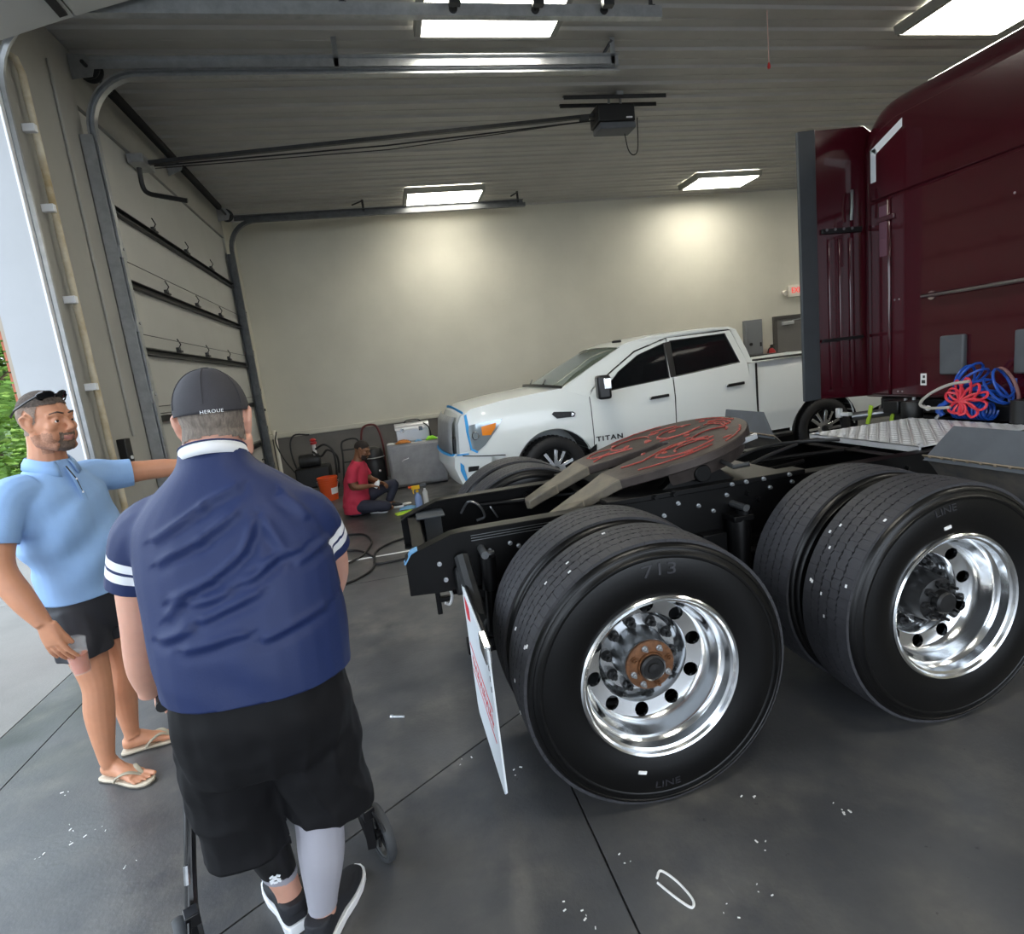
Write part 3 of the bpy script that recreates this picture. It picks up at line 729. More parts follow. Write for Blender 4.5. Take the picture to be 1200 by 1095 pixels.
# skirt, saddle and pivots beneath
mb = MB()
sk = [(.44*cos(radians(a)), .44*sin(radians(a))) for a in range(-115, 116, 10)]
vs = [pl(u, v, -.045) for u, v in sk]+[pl(u*.97, v*.97, -.12) for u, v in sk]; n = len(sk)
mb.add(vs, [(i, i+1, n+i+1, n+i) for i in range(n-1)]); mb.build('skirt', M_plate5, truck, recalc=False)
for s in (-1, 1):
    MB().prism([(1.22, .972), (1.73, .972), (1.66, 1.01), (1.55, 1.10), (1.40, 1.10), (1.29, 1.01)], YC+s*.36-.03, YC+s*.36+.03, 'xz').cyl((1.475, YC+s*.30, 1.06), (1.475, YC+s*.44, 1.06), .045, 16).build('saddle', M_frame, truck, bevel=.005)
    MB().box(.95, 2.05, YC+s*.40-.05, YC+s*.40+.05, .972, 1.0).build('mounting_angle', M_frame, truck, bevel=.004)
    for x in (1.2, 1.3, 1.62, 1.7, 1.8, 1.95): inst('bolt', bk if x < 1.5 else bme, (x, YC+s*.40-.05, .986), truck)
MB().box(1.05, 1.95, YC-.36, YC+.36, .975, 1.0).build('base_plate', M_frame, truck, bevel=.004)
MB().obox(pl(-.05, .0, -.08), (.3, .16, .05), Rt).build('lock_jaw', M_plate5, truck, bevel=.01)
MB().tube([pl(.1, -.40, -.08), pl(.1, -.52, -.1), pl(.16, -.56, -.1)], .012, 8).build('release_handle', M_dsteel, truck)
for u, v, r in ((.33, -.30, .02), (.36, .2, .012)):
    MB().obox(pl(.30, -.36, -.045), (.12, .02, .03), Rt).build('grease_fitting', M_bolt, truck, bevel=.004); break
# red grease squiggles lying on the plate: C curves, rings and dabs
rng = random.Random(11)
def squig(pts, r): MB().tube([pl(u, v, .003) for u, v in pts], [(r*.72, r*.4)]*len(pts), 6).build('grease', M_grease, plateA)
def ringp(c, ru, rv, a0, a1, n=16): return [(c[0]+ru*cos(radians(a0+(a1-a0)*i/n)) + rng.uniform(-.006, .006), c[1]+rv*sin(radians(a0+(a1-a0)*i/n)) + rng.uniform(-.006, .006)) for i in range(n+1)]
squig(ringp((0, 0), .44, .44, 62, 108), .008); squig(ringp((0, 0), .43, .43, -68, -30), .007); squig(ringp((0, 0), .435, .435, -8, 32), .008)
for k in range(3): squig(ringp((.30+.03*k, -.05+.015*k), .05, .10, -60, 80, 8), .009)
squig(ringp((.02, -.24), .17, .09, 20, 320), .009); squig(ringp((.05, -.25), .10, .05, -30, 190), .008)
squig(ringp((.22, -.16), .10, .07, -40, 230), .009); squig(ringp((.18, .12), .13, .10, 30, 300), .009)
squig(ringp((-.08, .26), .12, .08, -20, 250), .009); squig(ringp((-.27, .28), .08, .06, 0, 300), .008)
squig([(-.33, -.17), (-.22, -.20), (-.1, -.15), (.0, -.12), (.08, -.14)], .010); squig([(-.30, -.32), (-.18, -.36), (-.05, -.38), (.1, -.37)], .008)
squig([(-.36, .16), (-.28, .2), (-.2, .17), (-.12, .13)], .010); squig([(.02, .05), (.1, .03), (.2, .02), (.28, .04)], .008); squig([(.1, .33), (.18, .3), (.25, .26)], .009)
for _ in range(26):
    a = rng.uniform(0, 6.28); r = rng.uniform(.12, .40); u, v = r*cos(a), r*sin(a)
    if u < -.2 and abs(v) < .13: continue
    MB().ell(pl(u, v, .002), (rng.uniform(.012, .03), rng.uniform(.008, .02), .005), 8, 5, Rt).build('grease', M_grease, plateA)

# ---- deck plate with raised bars (tread plate)
dk = MB().box(2.86, 3.72, YC-.36, YC+.50, .985, .993).box(2.86, 2.872, YC-.36, YC+.50, .955, .993).build('deck_plate', M_deck, truck, bevel=.002, smooth=0)
mb = MB()
for i in range(21):
    for j in range(21):
        x, y = 2.885+i*.041, YC-.34+j*.041; a = pi/4 if (i+j) % 2 else -pi/4
        R = Matrix.Rotation(a, 3, 'Z'); c = Vector((x, y, .993))
        mb.add([c+R@Vector(v) for v in ((-.021, 0, 0), (0, -.006, 0), (.021, 0, 0), (0, .006, 0), (-.008, 0, .004), (.008, 0, .004))], [(0, 1, 4), (1, 5, 4), (1, 2, 5), (2, 3, 5), (3, 4, 5), (3, 0, 4)])
tb = mb.build('tread_bars', M_deck, dk, smooth=0, recalc=False); tb['kind'] = 'stuff'
for x in (2.9, 3.3, 3.68): 
    for y in (YC-.33, YC+.47): MB().cyl((x, y, .993), (x, y, 1.0), .012, 10).build('deck_bolt', M_bolt, dk)

# ---- quarter fenders ahead of the front drive tyres
for s, y0, y1 in ((1, 1.76, 2.37), (-1, 2*YC-2.43, 2*YC-1.80)):
    x0 = 2.64
    arcp = [(2.13+.70*cos(radians(a)), .50+.70*sin(radians(a))) for a in range(46, -1, -6)]
    out = arcp + [(x+.006, z+.004) for x, z in arcp[::-1]]
    MB().prism(out, y0, y1, 'xz').build('fender', M_dirty, truck, smooth=40)
    xa, za = arcp[0]
    yi, yt, yo_ = (y1, y1-.13, y0) if s > 0 else (y0, y0+.16, y1)
    vs = [(xa-.004+d, yi, za-.02) for d in (0, .007)] + [(xa-.004+d, yo_, za-.02) for d in (0, .007)] + [(xa+.03+d, yo_, za+.16) for d in (0, .007)] + [(xa+.03+d, yt, za+.16) for d in (0, .007)]
    MB().add(vs, [(0, 2, 4, 6), (1, 3, 5, 7), (0, 1, 3, 2), (2, 3, 5, 4), (4, 5, 7, 6), (6, 7, 1, 0)]).build('fender_flap', M_grey, truck, smooth=0)
    MB().obox((xa, (y0+y1)/2, za+.0), (.006, y1-y0, .022), FR((.7, 0, .7))).build('rivet_strip', M_dirtst, truck, smooth=0)
    for j in range(9): MB().ell((xa-.004, y0+.06+j*(y1-y0-.1)/8, za+.002), (.008, .008, .008), 8, 5).build('rivet', M_dirtst, truck)
    MB().tube([(xa+.1, y1 if s > 0 else y0, .86), (xa+.1, YC-s*.43, .86)], .02, 8).build('fender_arm', M_frame, truck)

# ---- sleeper cab
CX = 4.0; CY0, CY1 = 1.75, 4.22
def cab_shell():
    # rounded box: outline in yz with big upper radii, extruded along x with rounded rear edge
    def outline(ins, top):
        o = []
        R = .30-ins*.3
        y0, y1, z0, z1 = CY0+ins, CY1-ins, 1.09+ins*.2, top-ins
        o += [(y0, z0), (y1, z0)]
        o += [(y1-R+R*cos(radians(a)), z1-R+R*sin(radians(a))) for a in range(0, 91, 10)]
        o += [(y0+R+R*cos(radians(a)), z1-R+R*sin(radians(a))) for a in range(90, 181, 10)]
        return o
    secs = [(CX, .10, 3.34), (CX+.02, .045, 3.345), (CX+.06, .012, 3.36), (CX+.12, 0, 3.38), (CX+.6, 0, 3.52), (CX+1.4, 0, 3.70), (CX+2.4, 0, 3.78), (CX+3.2, .02, 3.72), (CX+3.5, .10, 3.55)]
    vs = []; n = 0
    for x, ins, top in secs:
        o = outline(ins, top); n = len(o); vs += [(x, y, z) for y, z in o]
    fs = [tuple(range(n)), tuple(range((len(secs)-1)*n, len(secs)*n))[::-1]] + [(i*n+j, i*n+(j+1) % n, (i+1)*n+(j+1) % n, (i+1)*n+j) for i in range(len(secs)-1) for j in range(n)]
    return MB().add(vs, fs)
cab = cab_shell().build('cab', M_maroon, truck, smooth=30)
# panels of the back wall: upper fairing, lower wall, corner post, each with its own edge
def panel(name, y0, y1, z0, z1, d=.012, m=M_maroon, bev=.008): return MB().box(CX-d, CX+.01, y0, y1, z0, z1).build(name, m, cab, bevel=bev)
up = MB().prism([(1.86, 2.66), (4.09, 2.66), (4.09, 3.06), (4.00, 3.17), (3.86, 3.21), (2.09, 3.21), (1.95, 3.17), (1.86, 3.06)], CX-.014, CX+.01, 'yz').build('upper_wall_panel', M_maroon, cab, bevel=.012)
panel('lower_wall_panel', 1.86, 3.90, 1.12, 2.645, .012)
panel('corner_panel', 3.91, 4.09, 1.12, 2.645, .02, bev=.014)
# white tape mark
MB().box(CX-.016, CX-.0145, 4.035, 4.085, 2.80, 3.045).prism([(4.085, 3.045), (4.035, 3.0), (3.80, 3.110), (3.80, 3.170)], CX-.016, CX-.0145, 'yz').build('reflective_tape', M_flap, cab, smooth=0)
# grab bar
MB().cyl((CX-.07, 3.58, 1.86), (CX-.07, 2.35, 1.86), .016, 12).build('grab_bar', M_chrome, cab)
for y in (3.55, 2.4): MB().cyl((CX, y, 1.86), (CX-.07, y, 1.86), .014, 10).cyl((CX-.012, y, 1.86), (CX-.022, y, 1.86), .032, 14).build('grab_bar_foot', M_chrome, cab)
for y in (3.37, 2.86, 2.3): MB().box(CX-.05, CX-.008, y-.09, y+.09, 1.28, 1.56).build('bumper_pad', M_grey, cab, bevel=.012)
lb = MB().box(CX-.0135, CX-.012, 3.59, 3.64, 1.20, 1.29).build('warning_label', M_tag, cab, smooth=0)
MB().box(CX-.0145, CX-.0136, 3.60, 3.63, 1.215, 1.24).box(CX-.0145, CX-.0136, 3.602, 3.62, 1.255, 1.275).build('label_print', M_dsteel, cab, smooth=0)
for y, z in ((3.83, 1.87), (3.87, 1.87), (3.84, 1.15), (3.80, 1.15), (3.95, 1.72), (3.4, 1.14), (3.0, 2.4)): MB().ell((CX-.013, y, z), (.004, .008, .008), 8, 5).build('screw', M_bolt, cab)
MB().box(CX-.022, CX-.02, 3.93, 4.0, 2.22, 2.60).box(CX-.03, CX-.02, 3.94, 3.98, 2.36, 2.44).build('latch', pm('latch_mauve', '#6b4a58', .35), cab, bevel=.003)
MB().box(CX-.03, CX-.013, 3.86, 4.02, 2.48, 2.52).build('latch_bar', M_maroon, cab, bevel=.004)
MB().cyl((CX+.35, 3.0, 3.45), (CX+.20, 3.06, 3.62), .006, 6).build('antenna', M_black, cab)
# far side extender with its rubber edge
ext = MB().prism([(3.55, 1.13), (CX+.1, 1.10), (CX+.1, 3.22), (CX+.02, 3.27), (3.55, 3.245)], CY1-.035, CY1-.005, 'xz').build('side_extender', M_maroon, truck, bevel=.008)
MB().prism([(3.40, 1.13), (3.56, 1.13), (3.56, 3.25), (3.40, 3.235)], CY1-.05, CY1-.02, 'xz').build('rubber_edge', M_rub, ext, bevel=.008)
for x in (3.66, 3.76, 3.86): MB().box(x, x+.03, CY1-.05, CY1-.035, 1.2, 2.42).build('stiffener', M_maroon, ext, bevel=.006)
MB().box(3.60, 3.98, CY1-.055, CY1-.035, 2.46, 2.50).build('hinge_bar', M_black, ext, bevel=.004)
MB().box(3.58, 3.98, CY1-.06, CY1-.04, 1.60, 1.625).build('hinge_bar', M_black, ext, bevel=.004)
for x in (3.64, 3.72, 3.80, 3.88): MB().cyl((x, CY1-.06, 2.49), (x, CY1-.04, 2.49), .012, 8).build('bolt', M_hubsteel, ext)
MB().tube([(3.86, CY1-.07, 2.55), (3.86, CY1-.08, 2.65), (3.87, CY1-.07, 2.78)], .012, 8).build('strut', M_hubsteel, ext)
nex = MB().prism([(3.55, 1.13), (CX+.1, 1.10), (CX+.1, 3.22), (CX+.02, 3.27), (3.55, 3.245)], CY0+.005, CY0+.035, 'xz').build('side_extender', M_maroon, truck, bevel=.008)
MB().prism([(3.40, 1.13), (3.56, 1.13), (3.56, 3.25), (3.40, 3.235)], CY0+.02, CY0+.05, 'xz').build('rubber_edge', M_rub, nex, bevel=.008)
# underside clutter below the cab
MB().box(CX+.05, CX+.6, CY0+.3, CY1-.15, .98, 1.09).build('cab_floor_frame', M_black, truck, bevel=.01)
MB().box(CX+.25, CX+3.2, CY1-.72, CY1-.05, .42, .95).build('tool_box', M_black, truck, bevel=.03)
MB().box(CX+.25, CX+3.2, CY0+.05, CY0+.72, .42, .95).build('tool_box', M_black, truck, bevel=.03)
MB().cyl((3.72, 4.02, .97), (4.3, 3.45, 1.055), .035, 16).build('exhaust_pipe', M_hubsteel, truck)
M_lime = pm('lime_strap', '#a7c93a', .5)
for t_ in (.16, .36):
    c = Vector((3.72, 4.02, .97)).lerp(Vector((4.3, 3.45, 1.055)), t_)
    MB().obox(c+Vector((-.03, -.02, .0)), (.012, .035, .16), Matrix.Rotation(.25, 3, 'X')).build('strap', M_lime, truck, bevel=.003)
MB().lathe([(0, 0), (.065, 0), (.07, .01), (.07, .12), (.06, .135), (0, .135)], (3.78, 3.52, .975), (0, 0, 1), 20).build('air_filter', M_black, truck)
MB().box(3.80, 3.98, 3.66, 3.80, 1.0, 1.10).build('valve_block', M_black, truck, bevel=.01)
MB().ell((3.78, 3.39, 1.06), (.02, .02, .02), 10, 8).build('white_cap', M_tag, truck)
for y, z in ((3.72, 1.1), (3.62, 1.12), (3.55, 1.13), (3.2, 1.05)): MB().cyl((3.83, y, z-.05), (3.83, y, z), .012, 8).build('fitting', M_bolt, truck)
MB().box(3.62, 3.66, 4.05, 4.09, .97, 1.05).obox((3.66, 4.02, 1.0), (.05, .09, .03)).build('white_bracket', M_deck, truck, bevel=.006)
MB().box(3.90, 4.02, 2.0, 3.30, .97, 1.09).build('rear_cab_mount', M_black, truck, bevel=.02)
for y in (2.5, 2.75): MB().cyl((3.75, y, 1.0), (3.75, y, 1.14), .05, 16).build('air_spring', M_black, truck)
# front axle so the tractor stands on more than its drive wheels
for y in (1.90, 2*YC-1.90):
    t = inst('tyre', ty_me, (7.3, y, ZA), truck, (0, 0, 0 if y < YC else pi))
    o = bpy.data.objects.new('tread_blocks', tr_me); COL.objects.link(o); o.parent = t; o['kind'] = 'stuff'
    o = bpy.data.objects.new('rim', rim_me); COL.objects.link(o); o.parent = t; o.location = (0, -.13, 0)

# ---- coiled air hoses: things hung behind the cab
M_bhose = pm('blue_hose', '#1d4fae', .3); M_rhose = pm('red_hose', '#d83a4a', .3); M_ghose = pm('grey_hose', '#a5a39c', .5)
bh = thing('air_hose', (3.78, 3.05, 1.0), 'coiled blue air hose hanging in a tangle behind the maroon cab', 'hose')
pts = []
for i in range(10*14+1):
    a = 2*pi*i/14; pts.append((3.80+.055*cos(a), 3.20-i/140*.24, 1.055+.055*sin(a)))
MB().tube(pts, .0085, 6).build('coil', M_bhose, bh)
rng = random.Random(5); pts = []
for i in range(9*14+1):
    t = i/126; a = 2*pi*i/14; c = Vector((3.80, 3.17-.30*t, 1.22+.06*sin(t*7)))
    ax = Vector((0, cos(t*3), sin(t*3))); u = Vector((1, 0, 0)); w = ax.cross(u)
    pts.append(c + (u*cos(a)*.7+w*sin(a))*(.09+.02*sin(t*9)))
MB().tube(pts, .0085, 6).build('loose_coil', M_bhose, bh)
MB().tube(spline([(3.74, 3.24, 1.02), (3.73, 3.26, 1.06), (3.74, 3.22, 1.11), (3.75, 3.18, 1.15)], 4), [.018]*3+[.024]*4+[.018]*6, 10).build('coupling', M_bhose, bh)
MB().cyl((3.76, 3.175, 1.15), (3.765, 3.16, 1.185), .016, 10).build('coupling_end', M_chrome, bh)
MB().cyl((3.735, 3.25, 1.04), (3.72, 3.275, .998), .012, 8).build('coupling_stem', M_hubsteel, bh)
rh = thing('air_hose', (3.74, 3.0, 1.0), 'coiled red air hose fanned over the blue coil behind the maroon cab', 'hose')
c0 = Vector((3.71, 3.10, 1.13)); rng = random.Random(21)
for k, (ang, L) in enumerate([(-35, .15), (-8, .19), (14, .20), (35, .17), (62, .16), (95, .13), (128, .09), (-70, .09), (-95, .08), (-118, .085), (160, .09)]):
    a = radians(ang); d = Vector((-.15+.1*rng.random(), -cos(a), sin(a))).normalized(); s = Vector((.3+.3*rng.random(), sin(a), cos(a))).normalized(); w_ = .022+.012*rng.random()
    q = [c0, c0+d*L*.5+s*w_, c0+d*L+s*w_*.7, c0+d*L*.97-s*w_*.8, c0+d*L*.45-s*w_+Vector((.03, 0, 0)), c0+Vector((.05, .01*rng.random(), .01))]
    MB().tube(spline(q, 5), .0085, 6).build('coil_loop', M_rhose, rh)
gh = MB().tube(spline([(3.62, 2.96, 1.27), (3.60, 3.08, 1.25), (3.58, 3.20, 1.19), (3.58, 3.27, 1.12), (3.60, 3.22, 1.09), (3.61, 3.08, 1.10)], 6), .010, 8).build('grey_cable', M_ghose); tag(gh, 'looped grey electrical cable in front of the coiled hoses', 'cable')
gh2 = MB().tube(spline([(3.86, 3.02, 1.29), (3.82, 2.92, 1.33), (3.80, 2.84, 1.27), (3.80, 2.80, 1.17), (3.82, 2.82, 1.10)], 6), .010, 8).build('brown_cable', pm('brown_cable', '#7d5a58', .5)); tag(gh2, 'brown cable arching over the right of the coiled hoses', 'cable')
# ================================================================ white pickup
M_pw = pm('pickup_white', '#e9eeec', .22, coat=.6)
M_pglass = pm('tinted_glass', '#14181a', .04, alpha=.86)
M_wsglass = pm('windscreen_glass', '#8fa090', .03, alpha=.35)
M_pblk = pm('pickup_black_trim', '#17181a', .35)
M_int = pm('cab_interior', '#3c3a36', .8)
M_head = pm('headlight_clear', '#9fabb1', .08, .45, coat=.5)
M_amber = pm('amber_lens', '#f08a1c', .15, coat=.5)
M_tape = pm('blue_masking_tape', '#3f9fe0', .7)
M_wrap = pm('grey_masking', '#8f9294', .5, nz=(9, .15), bump=(14, .3))
M_film = pm('clear_masking_film', '#dfe4e6', .25, alpha=.75, bump=(16, .5))
M_ptire = pm('pickup_tyre', '#1b1b1d', .6, nz=(20, .2))
PY0 = 6.60; PYC = 7.60
pk = thing('pickup_truck', (3.7, PYC, 0), 'white four door pickup with its front masked in blue tape beside the back wall', 'pickup')
def p_in(z):
    if z < .5: return .04
    if z < .75: return .04*(.75-z)/.25
    if z < 1.1: return .012*(z-.75)/.35
    if z < 1.3: return .012+.038*(z-1.1)/.2
    return .05+(z-1.3)*.33
def p_disp(v, hood=True):
    v = Vector(v); d = (v.y-PYC); a = d/1.0
    s = 1.0 - p_in(v.z)*min(1, abs(a))
    if v.x < 1.25: s *= 1 - .10*((1.25-v.x)/.65)**2
    if v.x > 6.3: s *= 1 - .04*((v.x-6.3)/.4)**2
    y = PYC + d*s
    z = v.z; x = v.x
    if hood and v.z > 1.10 and v.x < 2.15: z += .05*(1-min(1, abs(a))**2.2)
    if v.x < .95: x += .10*abs(a)**2.5*(.95-v.x)/.38
    return Vector((x, y, z))
def p_part(poly, y0, y1, name, mat, parent, zc=(), xc=(), yc=(), holes=None, bevel=0, hood=True, cut=None, mats=None):
    bmx = bmesh.new(); lo = [bmx.verts.new((x, y0, z)) for x, z in poly]; f = bmx.faces.new(lo)
    if holes:
        pass
    ex = bmesh.ops.extrude_face_region(bmx, geom=[f])
    for v in [e for e in ex['geom'] if isinstance(e, bmesh.types.BMVert)]: v.co.y = y1
    bmesh.ops.recalc_face_normals(bmx, faces=bmx.faces)
    me = bpy.data.meshes.new(name); bmx.to_mesh(me); bmx.free()
    o = bpy.data.objects.new(name, me); COL.objects.link(o); ORG[o.name] = Vector((0, 0, 0))
    if cut:
        bpy.context.view_layer.update(); boolean(o, cut)
    bmx = bmesh.new(); bmx.from_mesh(o.data)
    for ax, vals in ((0, xc), (1, yc), (2, zc)):
        for q in vals:
            co = [0, 0, 0]; co[ax] = q; no = [0, 0, 0]; no[ax] = 1
            bmesh.ops.bisect_plane(bmx, geom=bmx.verts[:]+bmx.edges[:]+bmx.faces[:], plane_co=co, plane_no=no, dist=1e-5)
    bmesh.ops.triangulate(bmx, faces=[f for f in bmx.faces if len(f.verts) > 4])
    bmesh.ops.remove_doubles(bmx, verts=bmx.verts, dist=1e-5)
    bmx.verts.index_update(); bmx.verts.ensure_lookup_table()
    mb = MB(); mb.add([p_disp(v.co, hood) for v in bmx.verts], [tuple(v.index for v in f.verts) for f in bmx.faces])
    bmx.free(); old = o.data; bpy.data.objects.remove(o); bpy.data.meshes.remove(old); ORG.pop(name, None)
    r = mb.build(name, mats or mat, parent, smooth=32)
    if bevel:
        bv = r.modifiers.new('bevel', 'BEVEL'); bv.width = bevel; bv.segments = 2; bv.limit_method = 'ANGLE'; bv.angle_limit = radians(40)
    return r
ZCUT = (.5, .62, .75, .92, 1.1, 1.2, 1.3); XCUT = (.68, .78, .88, .98, 1.1, 1.25, 1.5, 1.8, 6.3, 6.5); YCUT = [PYC+d for d in (-.98, -.9, -.75, -.5, -.25, 0, .25, .5, .75, .9, .98)]
FXW, RXW, ZW = 1.88, 5.70, .41
cut = MB()
for x in (FXW, RXW):
    for y in (6.4, 8.1): cut.cyl((x, y, ZW+.01), (x, y+.7, ZW+.01), .50, 40)
cut.box(2.45, 4.58, 6.68, 8.52, .62, 1.6)
cut.box(4.75, 6.52, 6.74, 8.46, .80, 1.6)
body = p_part([(.66, .74), (.70, 1.10), (.76, 1.20), (.92, 1.275), (1.3, 1.33), (1.75, 1.365), (2.06, 1.385), (2.42, 1.245), (4.60, 1.245), (4.62, 1.40), (6.56, 1.44), (6.63, 1.38), (6.63, .62), (6.2, .50), (1.2, .46), (.9, .66)], PY0+.004, 2*PYC-PY0-.004, 'body', M_pw, pk, ZCUT, XCUT, YCUT, cut=cut)
p_part([(.56, .60), (.58, .73), (.64, .76), (.95, .70), (1.27, .69), (1.3, .50), (.95, .38), (.66, .38)], PY0+.004, 2*PYC-PY0-.004, 'front_bumper', M_pw, pk, (.5, .62), (.68, .78, .9, 1.1, 1.25), YCUT, hood=False)
p_part([(6.64, .50), (6.64, .72), (6.80, .72), (6.82, .60), (6.78, .50)], PY0+.05, 2*PYC-PY0-.05, 'rear_bumper', M_chrome, pk, hood=False)
def both(fn):
    for s in (0, 1): fn(lambda y: y if s == 0 else 2*PYC-y, s)
doorF = [(2.40, .54), (3.486, .54), (3.521, 1.32), (3.546, 1.835), (3.10, 1.715), (2.78, 1.525), (2.46, 1.325), (2.40, 1.25)]
doorR = [(3.50, .54), (4.28, .54), (4.42, .74), (4.58, .92), (4.60, 1.43), (4.47, 1.855), (3.565, 1.845), (3.538, 1.32)]
winF = [(2.56, 1.275), (3.485, 1.345), (3.512, 1.785), (3.12, 1.665), (2.82, 1.49)]
winR = [(3.575, 1.352), (4.50, 1.43), (4.385, 1.815), (3.60, 1.80)]
def mk_side(Y, s):
    for dn, dp, wp, hx in (('front_door', doorF, winF, 3.30), ('rear_door', doorR, winR, 4.36)):
        c = MB().prism(wp, Y(6.5), Y(6.75), 'xz')
        d = p_part(dp, Y(PY0-.006), Y(PY0+.04), dn, M_pw, pk, (.75, .92, 1.1, 1.2, 1.3, 1.5), (), (), cut=c, hood=False)
        g = p_part(wp, Y(PY0+.012), Y(PY0+.018), 'window', M_pglass, d, (1.3, 1.5), (), (), hood=False)
        ring = MB(); pts = [p_disp((x, Y(PY0+.004), z), False) for x, z in wp]
        ring.tube(pts, .012, 6, closed=True); ring.build('window_seal', M_pblk, d)
        y = Y(6.615); yo = Y(6.57)
        z = 1.135 if dn == 'front_door' else 1.165
        MB().obox((hx, (y+yo)/2+ (0), z), (.25, .035, .036), Matrix.Rotation(-.04, 3, 'Y')).build('door_handle', M_pblk, d, bevel=.008)
        MB().obox((hx-.135, yo, z-.004), (.03, .03, .036)).build('handle_cap', M_chrome, d, bevel=.006)
    fr = [(2.05, 1.375), (2.398, 1.238), (2.44, 1.335), (2.765, 1.54), (3.09, 1.732), (3.55, 1.852), (4.478, 1.872), (4.61, 1.42), (4.68, 1.41), (4.64, 1.6), (4.56, 1.86), (4.46, 1.905), (3.6, 1.90), (3.2, 1.87), (2.92, 1.80), (2.5, 1.60)]
    p_part(fr, Y(PY0), Y(PY0+.07), 'cab_pillar', M_pw, pk, (1.3, 1.5, 1.7), (), (), hood=False)
    p_part([(3.50, 1.35), (3.572, 1.352), (3.598, 1.80), (3.515, 1.79)], Y(PY0-.009), Y(PY0+.0), 'pillar_cover', M_pblk, pk, (1.5,), (), (), hood=False)
    for sp_ in ([(3.486, .54), (3.50, .54), (3.537, 1.32), (3.521, 1.32)], [(2.392, .54), (2.40, .54), (2.40, 1.25), (2.392, 1.24)], [(2.40, .528), (4.28, .528), (4.28, .54), (2.40, .54)]):
        p_part(sp_, Y(PY0-.003), Y(PY0+.01), 'door_seam', M_pblk, pk, (.75, .92, 1.1, 1.2), (), (), hood=False)  # black strips put the shade of the door gaps into colour
    p_part([(.70, .735), (1.27, .682), (1.27, .694), (.70, .747)], Y(PY0-.004), Y(PY0+.01), 'bumper_gap', M_pblk, pk, (), (.8, .9, 1.0, 1.1), (), hood=False)
    MB().tube([p_disp((.93+.045*cos(a), Y(PY0-.012), .965+.045*sin(a)), False) for a in [2*pi*i/18 for i in range(18)]], .007, 6, closed=True).build('lamp_ring', M_chrome, pk)
    # mirror
    yy = Y(6.62); sg = -1 if s == 0 else 1
    m = MB().cyl((2.58, yy+sg*.0, 1.30), (2.55, yy+sg*.16, 1.30), .03, 10).obox((2.50, yy+sg*.20, 1.35), (.16, .20, .28), Matrix.Rotation(.2*sg, 3, 'Z')).build('mirror', M_pblk, pk, bevel=.03)
    MB().obox((2.52, yy+sg*.298, 1.39), (.09, .02, .13), Matrix.Rotation(.2*sg, 3, 'Z')).build('mirror_cap', M_chrome, m, bevel=.008)
    MB().prism([(2.49, 1.265), (2.68, 1.27), (2.6, 1.36), (2.52, 1.33)], Y(6.61), Y(6.64), 'xz').build('mirror_base', M_pblk, m, bevel=.004)
    # side vent
    v = p_part([(1.89, 1.095), (1.92, 1.12), (2.16, 1.095), (2.19, 1.07), (2.17, 1.03), (1.95, 1.035)], Y(PY0-.006), Y(PY0+.02), 'side_vent', M_pblk, pk, hood=False, bevel=.004)
    p_part([(2.14, 1.085), (2.175, 1.068), (2.16, 1.038), (2.13, 1.04)], Y(PY0-.011), Y(PY0+.0), 'vent_accent', M_chrome, v, hood=False)
    MB().box(1.96, 2.10, Y(PY0-.002), Y(PY0+.001), 1.06, 1.075).build('vent_badge', M_dsteel, v, smooth=0)
    # head lamp and fog lamp
    hl = p_part([(.83, .80), (.82, 1.02), (.86, 1.09), (1.10, 1.115), (1.28, 1.12), (1.22, 1.03), (1.04, .84), (.95, .78)], Y(PY0-.006), Y(PY0+.05), 'headlight', M_head, pk, (.92, ), (.9, .98, 1.1), (), hood=False)
    p_part([(1.02, .955), (1.02, 1.06), (1.20, 1.085), (1.185, 1.03), (1.12, .95)], Y(PY0-.011), Y(PY0+.0), 'amber_lens', M_amber, hl, (), (1.1,), (), hood=False)
    p_part([(.86, .90), (.86, .97), (1.0, 1.0), (1.0, .90)], Y(PY0-.010), Y(PY0+.0), 'lamp_reflector', M_head, hl, hood=False)
    p_part([(.76, .535), (.77, .60), (.94, .60), (.92, .545)], Y(PY0-.008), Y(PY0+.0), 'fog_lamp', M_pblk, pk, (), (.85,), (), hood=False, bevel=.004)
    # tape along the lamp edge and bumper
    p_part([(.80, 1.21), (.80, 1.02), (.835, .80), (.93, .755), (.95, .775), (.86, .82), (.835, 1.02), (.85, 1.08), (.84, 1.225)], Y(PY0-.012), Y(PY0-.007), 'masking_tape', M_tape, pk, (1.1,), (.84,), (), hood=False)
    p_part([(.64, .56), (.72, .38), (.75, .38), (.70, .58), (.70, .62), (.65, .66)], Y(PY0-.012), Y(PY0-.004), 'masking_tape', M_tape, pk, (), (), (), hood=False)
    p_part([(.60, .745), (.80, .75), (.80, .765), (.63, .765)], Y(PY0-.012), Y(PY0+.0), 'masking_tape', M_tape, pk, hood=False)
    # arch lip and liner
    for x in (FXW, RXW):
        y = Y(6.60)
        mb = MB(); pts = [(x+.505*cos(radians(a)), Y(PY0+.02), ZW+.01+.505*sin(radians(a))) for a in range(0, 181, 10)]
        mb.tube([p_disp(p, False) for p in pts], .014, 6); mb.build('arch_lip', M_pw, pk)
        MB().lathe([(.499, 0), (.499, .6), (.1, .6)], (x, y if s == 0 else y-.6, ZW+.01), (0, 1, 0), 32).build('wheel_well', M_black, pk, recalc=False)
    p_part([(2.33, .60), (2.42, .66), (2.42, .50), (2.36, .50)], Y(PY0-.02), Y(PY0+.05), 'mud_guard', M_pblk, pk, hood=False)
    MB().box(2.45, 5.15, Y(6.60)-.05, Y(6.60)+.05, .40, .46).build('side_step', M_pblk, pk, bevel=.02)
